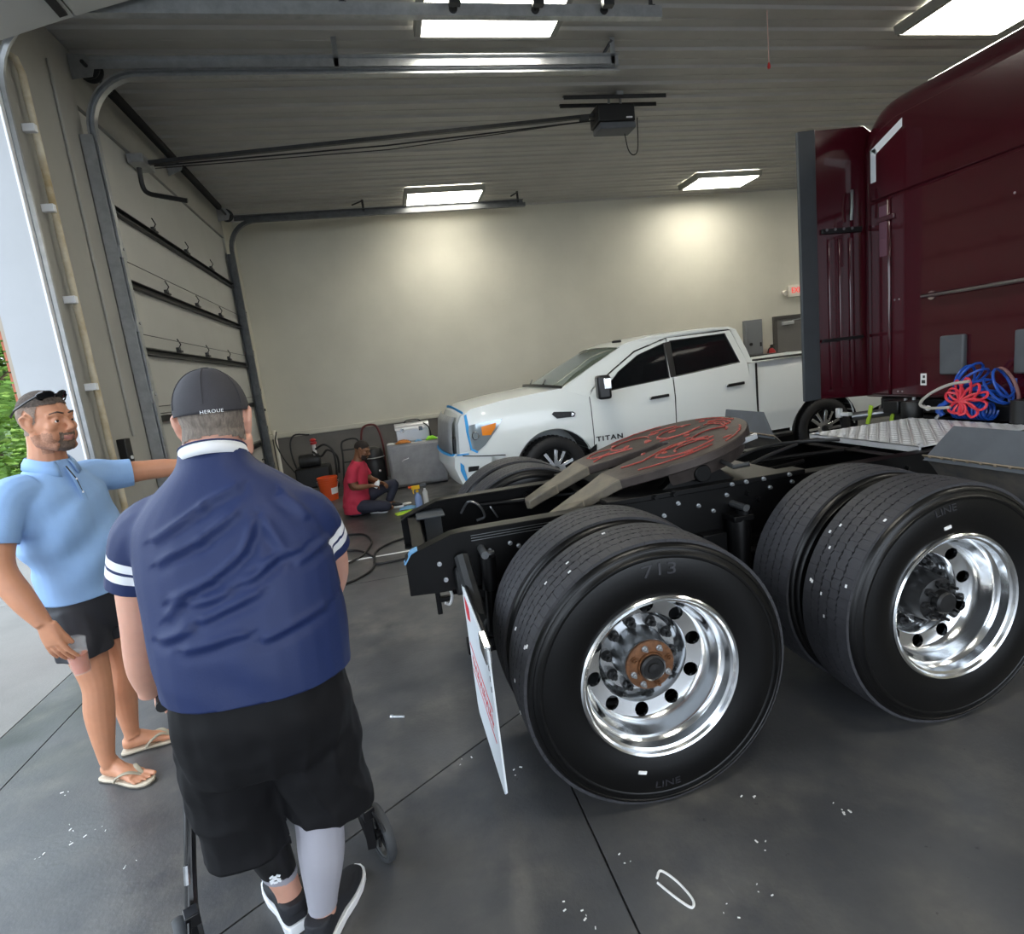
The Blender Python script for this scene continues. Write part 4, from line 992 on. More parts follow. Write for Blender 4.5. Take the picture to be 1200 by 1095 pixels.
    MB().box(4.69, 6.58, Y(6.66)-.05, Y(6.66)+.05, 1.425, 1.45).build('bed_rail_cap', M_pblk, pk, bevel=.008)
    # dark gap between cab and bed
    MB().box(4.665, 4.69, Y(PY0+.004), Y(PY0+.012), .55, 1.40).build('cab_bed_gap', M_black, pk, smooth=0)
both(mk_side)
def tyre_p(x, y, s):
    t = MB().lathe([(.26, -.10), (.29, -.125), (.34, -.135), (.385, -.125), (.408, -.10), (.411, -.03), (.404, -.025), (.404, -.02), (.411, -.015), (.411, .05), (.404, .055), (.411, .06), (.408, .10), (.385, .125), (.29, .125), (.26, .10)], (x, y, ZW), (0, 1, 0), 48).build('tyre', M_ptire, pk)
    mb = MB()
    for i in range(44):
        a = 2*pi*i/44
        for q in (-.09, .09): mb.obox((x+.407*cos(a), y+q, ZW+.407*sin(a)), (.03, .05, .014), Matrix.Rotation(pi/2-a, 3, 'Y'))
    b = mb.build('tread_blocks', M_ptire, t, smooth=0); b['kind'] = 'stuff'
    d = -1 if s == 0 else 1
    MB().lathe([(.262, 0), (.258, .012), (.245, .02), (.235, .12), (.2, .13), (.06, .10), (.06, .05), (0, .05)], (x, y+d*.125, ZW), (0, -d, 0), 40).build('rim', M_pblk, t)
    for i in range(6):
        a = 2*pi*(i+.2)/6
        R = Matrix.Rotation(-a, 3, 'Y')
        sp = MB(); c = Vector((x, y+d*.108, ZW))
        vs = [c+R@Vector(v) for v in ((.04, -d*.0, -.035), (.245, d*.005, -.075), (.245, d*.005, -.03), (.12, d*.012, -.012), (.12, d*.012, .012), (.245, d*.005, .03), (.245, d*.005, .075), (.04, 0, .035))]
        vs += [v-Vector((0, d*.03, 0)) for v in vs]
        n = 8; sp.add(vs, [tuple(range(8)), tuple(range(8, 16))[::-1]]+[(i_, (i_+1) % n, (i_+1) % n+n, i_+n) for i_ in range(n)])
        sp.build('spoke', M_chrome, t, bevel=.004)
    MB().lathe([(.05, 0), (.045, .02), (0, .025)], (x, y+d*.10, ZW), (0, d, 0), 20).build('centre_cap', M_pblk, t)
for x in (FXW, RXW): tyre_p(x, 6.735, 0); tyre_p(x, 2*PYC-6.735, 1)
# roof, windscreen, bonnet shut line
pr = [(2.90, 1.795), (3.05, 1.845), (3.3, 1.885), (3.7, 1.905), (4.2, 1.91), (4.45, 1.90), (4.55, 1.865), (4.57, 1.83)]
mb = MB(); ys = [6.825, 6.85, 6.9, 7.1, 7.35, 7.6, 7.85, 8.1, 8.3, 8.35, 8.375]; n = len(pr)
vs = []
for y in ys:
    a = abs(y-PYC)/.775
    for x, z in pr: vs.append((x - .08*(1-a*a)*(1 if x < 3.2 else 0), y, z + .035*(1-a**2.5) - (.03 if a > .99 else 0)))
fs = [(i*n+j, i*n+j+1, (i+1)*n+j+1, (i+1)*n+j) for i in range(len(ys)-1) for j in range(n-1)]
k = len(vs); vs2 = [(x, y, z-.03) for x, y, z in vs]
mb.add(vs, fs).build('roof', M_pw, pk, smooth=40)
MB().add(vs2, fs).build('headliner', M_int, pk, smooth=40)
mb = MB(); vs = []
for i in range(9):
    a = -1+i/4; y0, y1 = PYC+a*.93, PYC+a*.80
    x0, x1 = 2.10-.16*(1-a*a), 2.92-.08*(1-a*a); z0, z1 = 1.375+.04*(1-a*a), 1.80+.03*(1-a*a)
    vs += [(x0, y0, z0), ((x0+x1)/2-.02, (y0+y1)/2, (z0+z1)/2+.02), (x1, y1, z1)]
mb.add(vs, [(3*i+j, 3*i+j+1, 3*i+j+4, 3*i+j+3) for i in range(8) for j in range(2)]); mb.build('windscreen', M_wsglass, pk, smooth=60)
MB().tube([(2.06-.17*(1-a*a), PYC+a*.93, 1.40+.04*(1-a*a)) for a in [-1+i/6 for i in range(13)]], .02, 6).build('cowl', M_pblk, pk)
for q, b in ((7.0, 7.5), (7.65, 8.2)): MB().tube([(1.93, q, 1.45), (2.02, (q+b)/2, 1.475), (2.1, b, 1.49)], .012, 6).build('wiper', M_pblk, pk)
MB().obox((2.95, 6.98, 1.875), (.12, .05, .03)).build('roof_marker', M_pblk, pk, bevel=.01)
MB().prism([(4.56, .9), (4.60, .9), (4.64, 1.45), (4.58, 1.86), (4.54, 1.86), (4.60, 1.45)], 6.85, 8.35, 'xz').build('cab_back', M_pw, pk, bevel=.01)
# interior
MB().box(2.12, 2.5, 6.75, 8.45, 1.05, 1.33).build('dashboard', M_int, pk, bevel=.05)
MB().tube([(2.62+.05*cos(a), 7.1+.19*sin(a)*1.0, 1.28+.19*cos(a)) for a in [2*pi*i/20 for i in range(20)]], .014, 6, closed=True).cyl((2.62, 7.1, 1.28), (2.45, 7.1, 1.2), .02, 8).build('steering_wheel', M_pblk, pk)
for y in (7.08, 8.12):
    st = MB().obox((3.2, y, .95), (.5, .5, .16)).obox((3.45, y, 1.26), (.15, .48, .62), Matrix.Rotation(.22, 3, 'Y')).build('seat', M_int, pk, bevel=.05)
    MB().obox((3.53, y, 1.66), (.10, .26, .17), Matrix.Rotation(.15, 3, 'Y')).cyl((3.51, y-.05, 1.5), (3.53, y-.05, 1.62), .008, 6).build('headrest', M_int, st, bevel=.04)
MB().box(3.9, 4.35, 6.85, 8.35, .85, 1.05).obox((4.42, PYC, 1.3), (.14, 1.4, .6), Matrix.Rotation(.15, 3, 'Y')).build('rear_bench', M_int, pk, bevel=.04)
for y in (7.1, 8.1): MB().obox((4.47, y, 1.62), (.09, .26, .14)).build('headrest', M_int, pk, bevel=.03)
MB().box(2.45, 4.58, 6.68, 8.52, .60, .64).build('cab_floor', M_int, pk, smooth=0)
# masked front: grey sheet over the grille, clear film on the corner
mb = MB(); vs = []
yy = [PYC+d for d in (-.90, -.7, -.4, 0, .4, .7, .90)]
for y in yy:
    for x, z in ((.595, .765), (.615, .95), (.64, 1.12), (.70, 1.20)): vs.append(p_disp((x, y, z), False)+Vector((-.012, 0, 0)))
mb.add(vs, [(4*i+j, 4*i+j+1, 4*i+j+5, 4*i+j+4) for i in range(6) for j in range(3)])
gm = mb.build('grille_masking', M_wrap, pk, smooth=40); sm = gm.modifiers.new('thick', 'SOLIDIFY'); sm.thickness = .01
for s in (0, 1):
    Y = (lambda y: y) if s == 0 else (lambda y: 2*PYC-y)
    p_part([(.655, .775), (.69, 1.12), (.75, 1.21), (.82, 1.235), (.80, 1.0), (.83, .79)], Y(PY0-.008), Y(PY0+.06), 'masking_film', M_film, pk, (.92, 1.1), (.75,), (), hood=False)
MB().box(.68, .80, 6.82, 8.38, .55, .95).build('grille', M_pblk, pk, bevel=.02)
# blue tape across the bumper and the hood edge
p_part([(.56, .735), (.575, .75), (.70, .765), (.70, .745)], PY0+.1, 2*PYC-PY0-.1, 'masking_tape', M_tape, pk, (), (.64,), YCUT[1:-1], hood=False)
MB().tube([p_disp((.80, y, 1.232), True) for y in [PYC+d for d in (-.97, -.85, -.6, -.3, 0, .3, .6, .85)]], [(.004, .02)]*8, 6).build('masking_tape', M_tape, pk)
# door lettering and tie-down rod
def flat(o_, s_): pass
Mt = Matrix.Translation((2.42, PY0-.0085, .715)) @ Matrix.Rotation(pi/2, 4, 'X')
text_mesh('badge_lettering', 'TITAN', .082, Mt, M_pblk, .0015, 'LEFT', spacing=1.2, sx=1.3, off=.0022).build('badge_lettering', M_pblk, pk, smooth=0)
# ================================================================ people
def V3(*a): return Vector(a)
def loft(mb, rings, n=24, sup=2.0, sub=4):
    """closed loft through rings (centre, half-axis a, half-axis b), smoothly interpolated"""
    C_ = spline([r[0] for r in rings], sub); A_ = spline([r[1] for r in rings], sub); B_ = spline([r[2] for r in rings], sub)
    vs = []
    for c, a, b in zip(C_, A_, B_):
        for j in range(n):
            q = 2*pi*j/n; cx, sy = cos(q), sin(q)
            e = 2/sup; vs.append(c + a*(abs(cx)**e*(1 if cx >= 0 else -1)) + b*(abs(sy)**e*(1 if sy >= 0 else -1)))
    k = len(C_)
    fs = [(i*n+j, i*n+(j+1) % n, (i+1)*n+(j+1) % n, (i+1)*n+j) for i in range(k-1) for j in range(n)] + [tuple(range(n))[::-1], tuple(range((k-1)*n, k*n))]
    return mb.add(vs, fs)
def limb(mb, pts, rs, n=16, sub=5):
    P = spline(pts, sub); R = [r if isinstance(r, tuple) else (r, r) for r in rs]
    RR = [(v.x, v.y) for v in spline([Vector((a, b, 0)) for a, b in R], sub)]
    return mb.tube(P, RR, n)
def skin_mesh(name, mb, mat, parent, vox=.006, smooth=4, factor=.5, sub=0):
    o = mb.build(name, mat, parent, smooth=0)
    r = o.modifiers.new('r', 'REMESH'); r.mode = 'VOXEL'; r.voxel_size = vox
    s = o.modifiers.new('s', 'SMOOTH'); s.factor = factor; s.iterations = smooth
    bpy.context.view_layer.update(); apply_mods(o)
    o.data.shade_smooth(); o.data.name = name
    if not o.data.materials:
        for m_ in (mat if isinstance(mat, (list, tuple)) else [mat]): o.data.materials.append(m_)
    return o
def wpos(o): return ORG[o.name]
def cut(o, co, no, thick=0.0):
    """cut a garment open along a plane, throwing away the side the normal points to"""
    b = bmesh.new(); b.from_mesh(o.data); org = wpos(o)
    bmesh.ops.bisect_plane(b, geom=b.verts[:]+b.edges[:]+b.faces[:], plane_co=Vector(co)-org, plane_no=Vector(no), clear_outer=True)
    b.to_mesh(o.data); b.free()
def cut_local(o, co, no, near, rad, perp=False, only=None):
    """same, but only for the geometry within rad of a point (a sleeve, a trouser leg)"""
    b = bmesh.new(); b.from_mesh(o.data); org = wpos(o); co = Vector(co)-org; no = Vector(no).normalized(); near = Vector(near)-org
    def inside(f):
        q = f.calc_center_median(); t = (q-co).dot(no)
        if only and not only(q+org): return False
        return (q-near).length < rad if not perp else (-.03 < t < .2 and ((q-co)-no*t).length < rad)
    fs = [f for f in b.faces if inside(f)]
    g = set(fs) | {e for f in fs for e in f.edges} | {v for f in fs for v in f.verts}
    bmesh.ops.bisect_plane(b, geom=list(g), plane_co=co, plane_no=no)
    dead = [f for f in b.faces if inside(f) and (f.calc_center_median()-co).dot(no) > 1e-5]
    bmesh.ops.delete(b, geom=dead, context='FACES'); b.to_mesh(o.data); b.free()
def band(o, co, no, rad, t0, t1, idx):
    """a crisp printed band across a sleeve: cut the mesh at both edges and give the faces between another colour"""
    b = bmesh.new(); b.from_mesh(o.data); org = wpos(o); co = Vector(co)-org; no = Vector(no).normalized()
    def ok(f):
        q = f.calc_center_median(); t = (q-co).dot(no); return t0-.04 < t < t1+.04 and ((q-co)-no*t).length < rad
    for t in (t0, t1):
        fs = [f for f in b.faces if ok(f)]; g = set(fs) | {e for f in fs for e in f.edges} | {v for f in fs for v in f.verts}
        bmesh.ops.bisect_plane(b, geom=list(g), plane_co=co+no*t, plane_no=no)
    for f in b.faces:
        if ok(f) and t0 < (f.calc_center_median()-co).dot(no) < t1: f.material_index = idx
    b.to_mesh(o.data); b.free()
def ripple(o, fn):
    org = wpos(o); me = o.data; nn = [v.normal.copy() for v in me.vertices]
    for v, n in zip(me.vertices, nn): v.co += n*fn(v.co+org)
def thicken(o, t=.004):
    m = o.modifiers.new('cloth', 'SOLIDIFY'); m.thickness = t; m.offset = -1
def patch(src, name, mat, parent, pred, off=.003, fn=None):
    """a layer lying on another surface: the faces pred(world point) picks, pushed out by off"""
    org = wpos(src); me = src.data; vs = {}; out = []; fs = []
    for p in me.polygons:
        if pred(p.center+org):
            f = []
            for i in p.vertices:
                if i not in vs:
                    vs[i] = len(out); v = me.vertices[i]; w = v.co+org; out.append(w+v.normal*(fn(w) if fn else off))
                f.append(vs[i])
            fs.append(f)
    mb = MB(); mb.add(out, fs); o = mb.build(name, mat, parent, smooth=180, recalc=False); o.data.shade_smooth(); return o
def head_parts(mb, M, s=1.0, jaw=1.0, fat=1.0):
    """head in its own frame: x to its left-right, y forward, z up, origin between the eyes' level at the head's centre"""
    R = M.to_3x3(); T = lambda *p: M @ (Vector(p)*s)
    def E(c, r): mb.ell(T(*c), tuple(x*s for x in r), 18, 12, R)
    E((0, -.012, .030), (.076, .098, .094)); E((0, .012, -.010), (.070, .080, .085))
    E((0, .030, -.045), (.058*fat, .062, .068)); E((0, .062, -.100), (.030*jaw, .028, .024))
    for sd in (-1, 1):
        mb.tube([T(sd*.060*fat, -.002, -.045), T(sd*.056*fat, .012, -.080), T(sd*.026*jaw, .064, -.105)], [.020*s, .022*s, .019*s], 10)
        E((sd*.043, .062, -.024), (.024, .022, .022)); E((sd*.040, .045, -.058), (.026*fat, .035, .034))
        mb.tube([T(sd*.010, .089, .022), T(sd*.034, .083, .028), T(sd*.056, .062, .020)], [.010*s, .0115*s, .009*s], 8)
        # ear: rim and lobe
        mb.tube([T(sd*.074, .012, .012), T(sd*.086, -.004, .030), T(sd*.090, -.022, .020), T(sd*.086, -.020, -.008), T(sd*.078, -.002, -.034), T(sd*.073, .008, -.026)], [.007*s, .008*s, .008*s, .0075*s, .009*s, .006*s], 8)
        E((sd*.077, -.006, .0), (.006, .016, .026))
        E((sd*.012, .106, -.036), (.0085, .010, .008))
        # eyelids
        mb.tube([T(sd*.020, .083, .004), T(sd*.032, .0905, .010), T(sd*.046, .080, .004)], [.0035*s, .0045*s, .0035*s], 8)
        mb.tube([T(sd*.020, .083, -.004), T(sd*.032, .0885, -.010), T(sd*.046, .079, -.004)], [.003*s, .004*s, .003*s], 8)
    mb.tube([T(0, .084, .018), T(0, .098, -.006), T(0, .114, -.030), T(0, .104, -.042)], [.009*s, .0095*s, .013*s, .009*s], 10)
    E((0, .084, -.056), (.022, .012, .012))
    mb.tube([T(-.026, .082, -.069), T(-.010, .0965, -.064), T(0, .0965, -.0655), T(.010, .0965, -.064), T(.026, .082, -.069)], [.003*s, .0055*s, .0055*s, .0055*s, .003*s], 8)
    mb.tube([T(-.024, .082, -.0715), T(0, .0955, -.0775), T(.024, .082, -.0715)], [.003*s, .0065*s, .003*s], 8)
M_eyew = pm('eye_white', '#e9e4df', .15); M_iris = pm('iris_brown', '#4a3324', .1); M_lips = pm('lip', '#b0766a', .5)
def eyes(M, parent, s=1.0, look=(0, 1, 0)):
    lk = (M.to_3x3() @ Vector(look)).normalized()
    for sd in (-1, 1):
        c = M @ (Vector((sd*.0325, .0765, .0))*s)
        e = MB().ell(c, .0125*s, 14, 10).build('eye', M_eyew, parent)
        R = FR(lk); MB().ell(c+lk*.0102*s, (.003*s, .0060*s, .0060*s), 12, 8, R).build('iris', M_iris, e)
def hand(mb, wrist, d, n, thumb, curl=.5, s=1.0, spread=1.0, tcurl=.5, tdir=(.62, .75, .25)):
    """palm, four fingers and a thumb: d along the fingers, n the way the palm faces, thumb = side vector"""
    d = Vector(d).normalized(); n = Vector(n); n = (n-d*n.dot(d)).normalized(); t = Vector(thumb); t = (t-d*t.dot(d)-n*t.dot(n)).normalized(); w = Vector(wrist)
    P = lambda a, b, c: w + d*a*s + t*b*s + n*c*s
    loft(mb, [(P(-.02, 0, 0), t*.027*s, n*.021*s), (P(.02, .002, 0), t*.034*s, n*.018*s), (P(.06, .0, 0), t*.041*s, n*.016*s), (P(.092, -.002, .002), t*.040*s, n*.0125*s)], 14, 2.4, 3)
    def finger(base, dr, lens, cs, rs):
        p = base; ax = dr.normalized(); side = ax.cross(n).normalized(); pts = [p - ax*.02*s]; a = ax
        pts.append(p)
        for L, c in zip(lens, cs):
            a = Matrix.Rotation(-c, 3, side) @ a if (Matrix.Rotation(-c, 3, side) @ a).dot(n) > a.dot(n) else Matrix.Rotation(c, 3, side) @ a
            p = p + a*L*s; pts.append(p)
        mb.tube(pts, [r*s for r in rs], 10); mb.ell(pts[-1], rs[-1]*s, 10, 8)
        for q, r in zip(pts[1:-1], rs[1:-1]): mb.ell(q, r*1.04*s, 10, 8)
    for off, k, sp in ((.030, 1.0, .10), (.0095, 1.08, .03), (-.0115, 1.0, -.04), (-.031, .80, -.12)):
        finger(P(.088, off, .0), d + t*sp*spread, [.040*k, .025*k, .019*k], [curl*.9, curl*1.1, curl*.6], [.0095, .0098, .0088, .0082, .0070])
    finger(P(.022, .030, .008), d*tdir[0]+t*tdir[1]+n*tdir[2], [.034, .030, .024], [tcurl*.3, tcurl*.6, tcurl*.5], [.014, .0135, .0115, .0105, .0085])
def foot_bare(mb, heel, toe, ank, s=1.0, z0=.022):
    h = Vector(heel); d = Vector(toe)-h; L = d.length; d.normalize(); w = Vector((d.y, -d.x, 0)); u = V3(0, 0, 1)
    P = lambda a, b, c: h + d*a*L + w*b + u*(z0+c)
    loft(mb, [(P(.02, 0, .03), w*.022, u*.024), (P(.12, 0, .034), w*.033, u*.034), (P(.35, 0, .032), w*.034, u*.032), (P(.55, 0, .024), w*.040, u*.024), (P(.74, 0, .015), w*.044, u*.015)], 14, 2.2, 3)
    limb(mb, [P(.16, 0, .03), P(.19, 0, .07), Vector(ank)], [.036, .034, .034])
    limb(mb, [P(.22, 0, .07), P(.4, 0, .045), P(.6, 0, .025)], [.028, .026, .018])
    return d, w, P
def toes(mb, P, side):
    for i, (b, L, r) in enumerate(((.031, .99, .0115), (.009, .985, .0075), (-.0095, .96, .0072), (-.026, .92, .0068), (-.041, .87, .0065))):
        mb.tube([P(.66, b*side*.9, .010), P((.66+L)/2+.02, b*side, .012), P(L-.02, b*side*1.03, r-.002)], [r*1.05, r, r*.9], 8); mb.ell(P(L-.02, b*side*1.03, r-.002), (r*.95,)*3, 8, 6)
def shoe(parent, heel, toe, up, sole, lace, w=.052):
    h = Vector(heel); d = Vector(toe)-h; L = d.length; d.normalize(); q = Vector((d.y, -d.x, 0)); u = V3(0, 0, 1)
    P = lambda a, b, c: h + d*a*L + q*b + u*c
    mb = MB(); pts = []
    for a, ww in ((0, .55), (.03, .7), (.1, .80), (.25, .78), (.4, .80), (.58, .98), (.74, 1.0), (.88, .85), (.96, .55), (1.0, .2)): pts.append((a, ww*w))
    ol = [P(a, b, 0) for a, b in pts] + [P(a, -b, 0) for a, b in pts[::-1]]
    n = len(ol); vs = [p+u*.002 for p in ol] + [p+u*(.030 + .012*max(0, 1-((p-h).dot(d)/L)*2.2)) + (p-P(.5, 0, 0))*.03 for p in ol]
    mb.add(vs, [tuple(range(n))[::-1], tuple(range(n, 2*n))] + [(i, (i+1) % n, n+(i+1) % n, n+i) for i in range(n)])
    so = mb.build('sole', sole, parent, bevel=.004, smooth=50)
    mb = MB()
    loft(mb, [(P(.02, 0, .055), q*.030, u*.032), (P(.10, 0, .065), q*.042, u*.044), (P(.25, 0, .068), q*.042, u*.046), (P(.42, 0, .062), q*.042, u*.040), (P(.60, 0, .048), q*.049, u*.030), (P(.8, 0, .040), q*.046, u*.022), (P(.95, 0, .034), q*.026, u*.014)], 18, 2.3, 4)
    limb(mb, [P(.12, 0, .07), P(.13, 0, .105)], [(.042, .042), (.043, .043)], 16, 3)
    s_ = skin_mesh('shoe', mb, up, parent, .006, 4)
    for i in range(4):
        a = .36+.07*i; z = .104-.011*i
        MB().tube(spline([P(a, -.028, z-.014), P(a+.01, 0, z), P(a, .028, z-.014)], 4), .0035, 6).build('lace', lace, s_)
    return s_

# ---------------------------------------------------------------- the man in the cap, seen from behind
M_skinA = pm('skin_fair', '#dba58f', .5, nz=(8, .08)); M_skinB = pm('skin_tan', '#c48a6a', .48, nz=(8, .09)); M_skinC = pm('skin_brown', '#7a5238', .5, nz=(8, .08))
for m_ in (M_skinA, M_skinB, M_skinC): m_.node_tree.nodes['Principled BSDF'].inputs['Subsurface Weight'].default_value = .08; m_.node_tree.nodes['Principled BSDF'].inputs['Subsurface Radius'].default_value = (.01, .004, .002)
M_navy = pm('navy_jersey', '#162857', .6, nz=(3, .05), bump=(160, .08))
M_strip = pm('white_stripe', '#eceef2', .6)
M_bshort = pm('black_shorts', '#111114', .7, nz=(4, .15), bump=(140, .06))
M_bshort.node_tree.nodes['Principled BSDF'].inputs['Specular IOR Level'].default_value = .25
M_cap = pm('charcoal_cap', '#3b3a3f', .8, nz=(5, .1), bump=(200, .15))
M_hairg = pm('grey_hair', '#857a70', .8, nz=(120, .35), bump=(260, .6), stretch=(1, 1, .3))
M_greysl = pm('grey_sleeve', '#a9a8b2', .6, bump=(200, .08))
M_blktight = pm('black_tights', '#121214', .5)
M_shoe = pm('black_mesh_shoe', '#1e2026', .7, bump=(300, .3)); M_sole = pm('white_sole', '#eef0f2', .5); M_lace = pm('pale_lace', '#b9c3d2', .6)

pa = thing('person', (-.46, 1.65, 0), 'person in a dark cap, navy jersey and black shorts leaning on a rolling walker', 'person', 'people in the garage')
f = V3(-.12, .99, 0).normalized(); r = V3(f.y, -f.x, 0); u = V3(0, 0, 1)
HM = Matrix.Translation((-.462, 1.672, 1.632)) @ Matrix((r, (f-u*.14).normalized(), (u+f*.14).normalized())).transposed().to_4x4()
mb = MB(); head_parts(mb, HM, 1.03, fat=1.1)
limb(mb, [HM@V3(0, -.03, -.02), V3(-.468, 1.635, 1.56), V3(-.468, 1.61, 1.48)], [(.066, .070), (.068, .070), (.085, .085)])
loft(mb, [(V3(-.445, 1.545, .84), r*.17, f*.14), (V3(-.44, 1.55, 1.02), r*.195, f*.165), (V3(-.44, 1.57, 1.2), r*.20, f*.15), (V3(-.45, 1.585, 1.34), r*.19, f*.12), (V3(-.46, 1.60, 1.43), r*.14, f*.09)], 22)
A_L = [V3(-.625, 1.60, 1.37), V3(-.70, 1.615, 1.28), V3(-.735, 1.625, 1.12), V3(-.768, 1.665, .99), V3(-.790, 1.725, .885)]
A_R = [V3(-.285, 1.605, 1.355), V3(-.240, 1.665, 1.28), V3(-.238, 1.77, 1.13), V3(-.30, 1.83, 1.01), V3(-.372, 1.865, .91)]
for A in (A_L, A_R): limb(mb, A, [.064, .054, .043, .039, .028])
hand(mb, A_L[-1], V3(.05, .90, -.35), V3(0, -.35, -.9), r, .95, 1.0)
hand(mb, A_R[-1], V3(.02, .90, -.30), V3(0, -.3, -.9), -r, .95, 1.0)
LL = [V3(-.535, 1.56, .84), V3(-.56, 1.61, .66), V3(-.570, 1.655, .48), V3(-.560, 1.685, .34), V3(-.545, 1.735, .14), V3(-.542, 1.745, .05)]
LR = [V3(-.365, 1.56, .84), V3(-.37, 1.59, .66), V3(-.378, 1.605, .48), V3(-.388, 1.60, .34), V3(-.425, 1.645, .13), V3(-.432, 1.655, .05)]
limb(mb, LL, [.095, .085, .064, .060, .040, .042]); limb(mb, LR, [.095, .085, .066, .064, .042, .042])
for h_, t_ in ((V3(-.515, 1.70, 0), V3(-.635, 1.925, 0)), (V3(-.445, 1.605, 0), V3(-.345, 1.865, 0))):
    mb.tube([h_+u*.055+(t_-h_)*.1, h_+u*.05+(t_-h_)*.55], [.03, .028], 10)
bA = skin_mesh('body', mb, M_skinA, pa, .0055, 4)
iM = HM.inverted()
def hl(p): return (iM @ p)/1.03
patch(bA, 'hair', M_hairg, pa, lambda p: (lambda q: q.z > -.075 and q.y < .022 and q.z < .08 and abs(q.x) < .0745 and q.z > -.06 - q.y*.2 and p.z > 1.52 and not (abs(q.x) > .070 and q.y > -.035))(hl(p)), .004)
eyes(HM, pa, 1.03)
# cap: crown from the head's own shape, band, button, peak in front
capmb = MB(); capmb.ell(HM@(V3(0, -.008, .034)), (.0915, .113, .109), 40, 24, HM.to_3x3())
cap = capmb.build('cap', M_cap, pa, smooth=60)
cut(cap, HM@V3(0, -.1, .014), HM.to_3x3()@V3(0, .10, -1)); thicken(cap, .004)
for k in range(6):
    a = k*pi/3+pi/6; pts = [HM@(V3(0, -.008, .034)+V3(.0925*sin(t)*cos(a), .114*sin(t)*sin(a), .110*cos(t))) for t in [i*.13 for i in range(13)]]
    MB().tube(pts, .0012, 5).build('seam', M_cap, cap)
MB().lathe([(.012, 0), (.011, .004), (0, .006)], HM@V3(0, -.008, .142), HM.to_3x3()@V3(0, 0, 1), 14).build('button', M_cap, cap)
bd = MB(); pts = [HM@(V3(.0925*cos(a), -.008+.114*sin(a), .020+.008*sin(a))) for a in [2*pi*i/40 for i in range(40)]]
bd.tube(pts, [(.013, .0022)]*40, 6, closed=True)
pkb = MB(); vs = []
for i in range(13):
    a = pi*(i/12)
    for k in range(5):
        t = k/4; vs.append(HM@(V3(cos(a)*(.088-.006*t), .02+.085*sin(a)*(1+.75*t*sin(a)), .022-.016*t-.02*(abs(cos(a))**2))))
pkb.add(vs, [(5*i+j, 5*i+j+1, 5*i+j+6, 5*i+j+5) for i in range(12) for j in range(4)]); pko = pkb.build('peak', M_cap, cap, smooth=60); thicken(pko, .004)
def cbend(v):
    a = -pi/2 + v.x/.100
    return HM@(V3(.0960*cos(a), -.008+.1185*sin(a), .029+v.y*1.0+.008*sin(a)) + V3(cos(a), sin(a), 0)*v.z)
text_mesh('lettering', 'HEROUE', .012, Matrix.Identity(4), M_strip, .0006, bend=lambda v: cbend(V3(v.x+.018, v.y-.007, v.z)), spacing=1.1, sx=1.15).build('lettering', M_strip, cap, smooth=0)

# jersey
sh = MB()
loft(sh, [(V3(-.437, 1.535, .84), r*.232, f*.195), (V3(-.437, 1.54, .95), r*.235, f*.20), (V3(-.437, 1.55, 1.08), r*.238, f*.20), (V3(-.44, 1.565, 1.2), r*.236, f*.188), (V3(-.445, 1.58, 1.31), r*.234, f*.168), (V3(-.45, 1.595, 1.40), r*.222, f*.145), (V3(-.457, 1.605, 1.465), r*.165, f*.115), (V3(-.465, 1.62, 1.525), r*.095, f*.094), (V3(-.466, 1.63, 1.57), r*.08, f*.082)], 28, 2.3)
limb(sh, [V3(-.56, 1.60, 1.395), V3(-.645, 1.60, 1.37), V3(-.695, 1.61, 1.29), V3(-.737, 1.625, 1.17)], [.088, .086, .074, .070])
limb(sh, [V3(-.33, 1.605, 1.375), V3(-.268, 1.61, 1.35), V3(-.240, 1.665, 1.27), V3(-.228, 1.74, 1.16)], [.085, .080, .070, .066])
jersey = skin_mesh('jersey', sh, M_navy, pa, .0065, 6)
FOLDS = [(-0.58, 1.417, -0.473, 1.47), (-0.473, 1.47, -0.399, 1.502), (-0.551, 1.276, -0.461, 1.308), (-0.461, 1.308, -0.387, 1.365), (-0.387, 1.365, -0.359, 1.416), (-0.513, 1.262, -0.436, 1.275), (-0.572, 1.364, -0.48, 1.402), (-0.48, 1.402, -0.405, 1.438), (-0.566, 1.244, -0.53, 1.272), (-0.35, 1.323, -0.269, 1.337), (-0.339, 1.42, -0.3, 1.35), (-0.387, 1.294, -0.331, 1.319), (-0.268, 1.308, -0.205, 1.325), (-0.489, 1.228, -0.368, 1.262), (-0.589, 1.192, -0.524, 1.207), (-0.292, 1.468, -0.251, 1.405), (-0.532, 1.165, -0.409, 1.175), (-0.36, 1.157, -0.236, 1.176)]
FOLDS = [(a, b-.03, c, d-.03) for a, b, c, d in FOLDS]
def folds(p):
    if p.y > 1.62: return 0
    h = 0; wx = p.x+.006*noise.noise(p*14); wz = p.z+.008*noise.noise(p*11)
    for x0, z0, x1, z1 in FOLDS:
        dx, dz = x1-x0, z1-z0; L2 = dx*dx+dz*dz; t = max(0, min(1, ((wx-x0)*dx+(wz-z0)*dz)/L2))
        qx, qz = wx-x0-dx*t, wz-z0-dz*t; d = sqrt(qx*qx+qz*qz); sg = (qx*dz-qz*dx)
        k = .35+.65*sin(pi*min(1, .15+.7*t))
        h += k*(.0085*math.exp(-(d/.010)**2) - (.006*math.exp(-((d-.020)/.013)**2) if sg > 0 else 0))
    h += .005*noise.noise(Vector((p.x*9, p.y*6, p.z*4))) + .0045*max(0, 1-abs(p.z-1.03)/.12)*sin(30*(p.x+.4*p.z)+2*noise.noise(p*5))
    return max(-.014, min(.014, h))
ripple(jersey, folds)
cut(jersey, V3(-.437, 1.53, .972), V3(-.06, -.03, -1)); cut(jersey, V3(-.466, 1.625, 1.548), V3(0, .35, 1))
aL = V3(-.042, .02, -.12).normalized(); aR = V3(.012, .07, -.11).normalized()
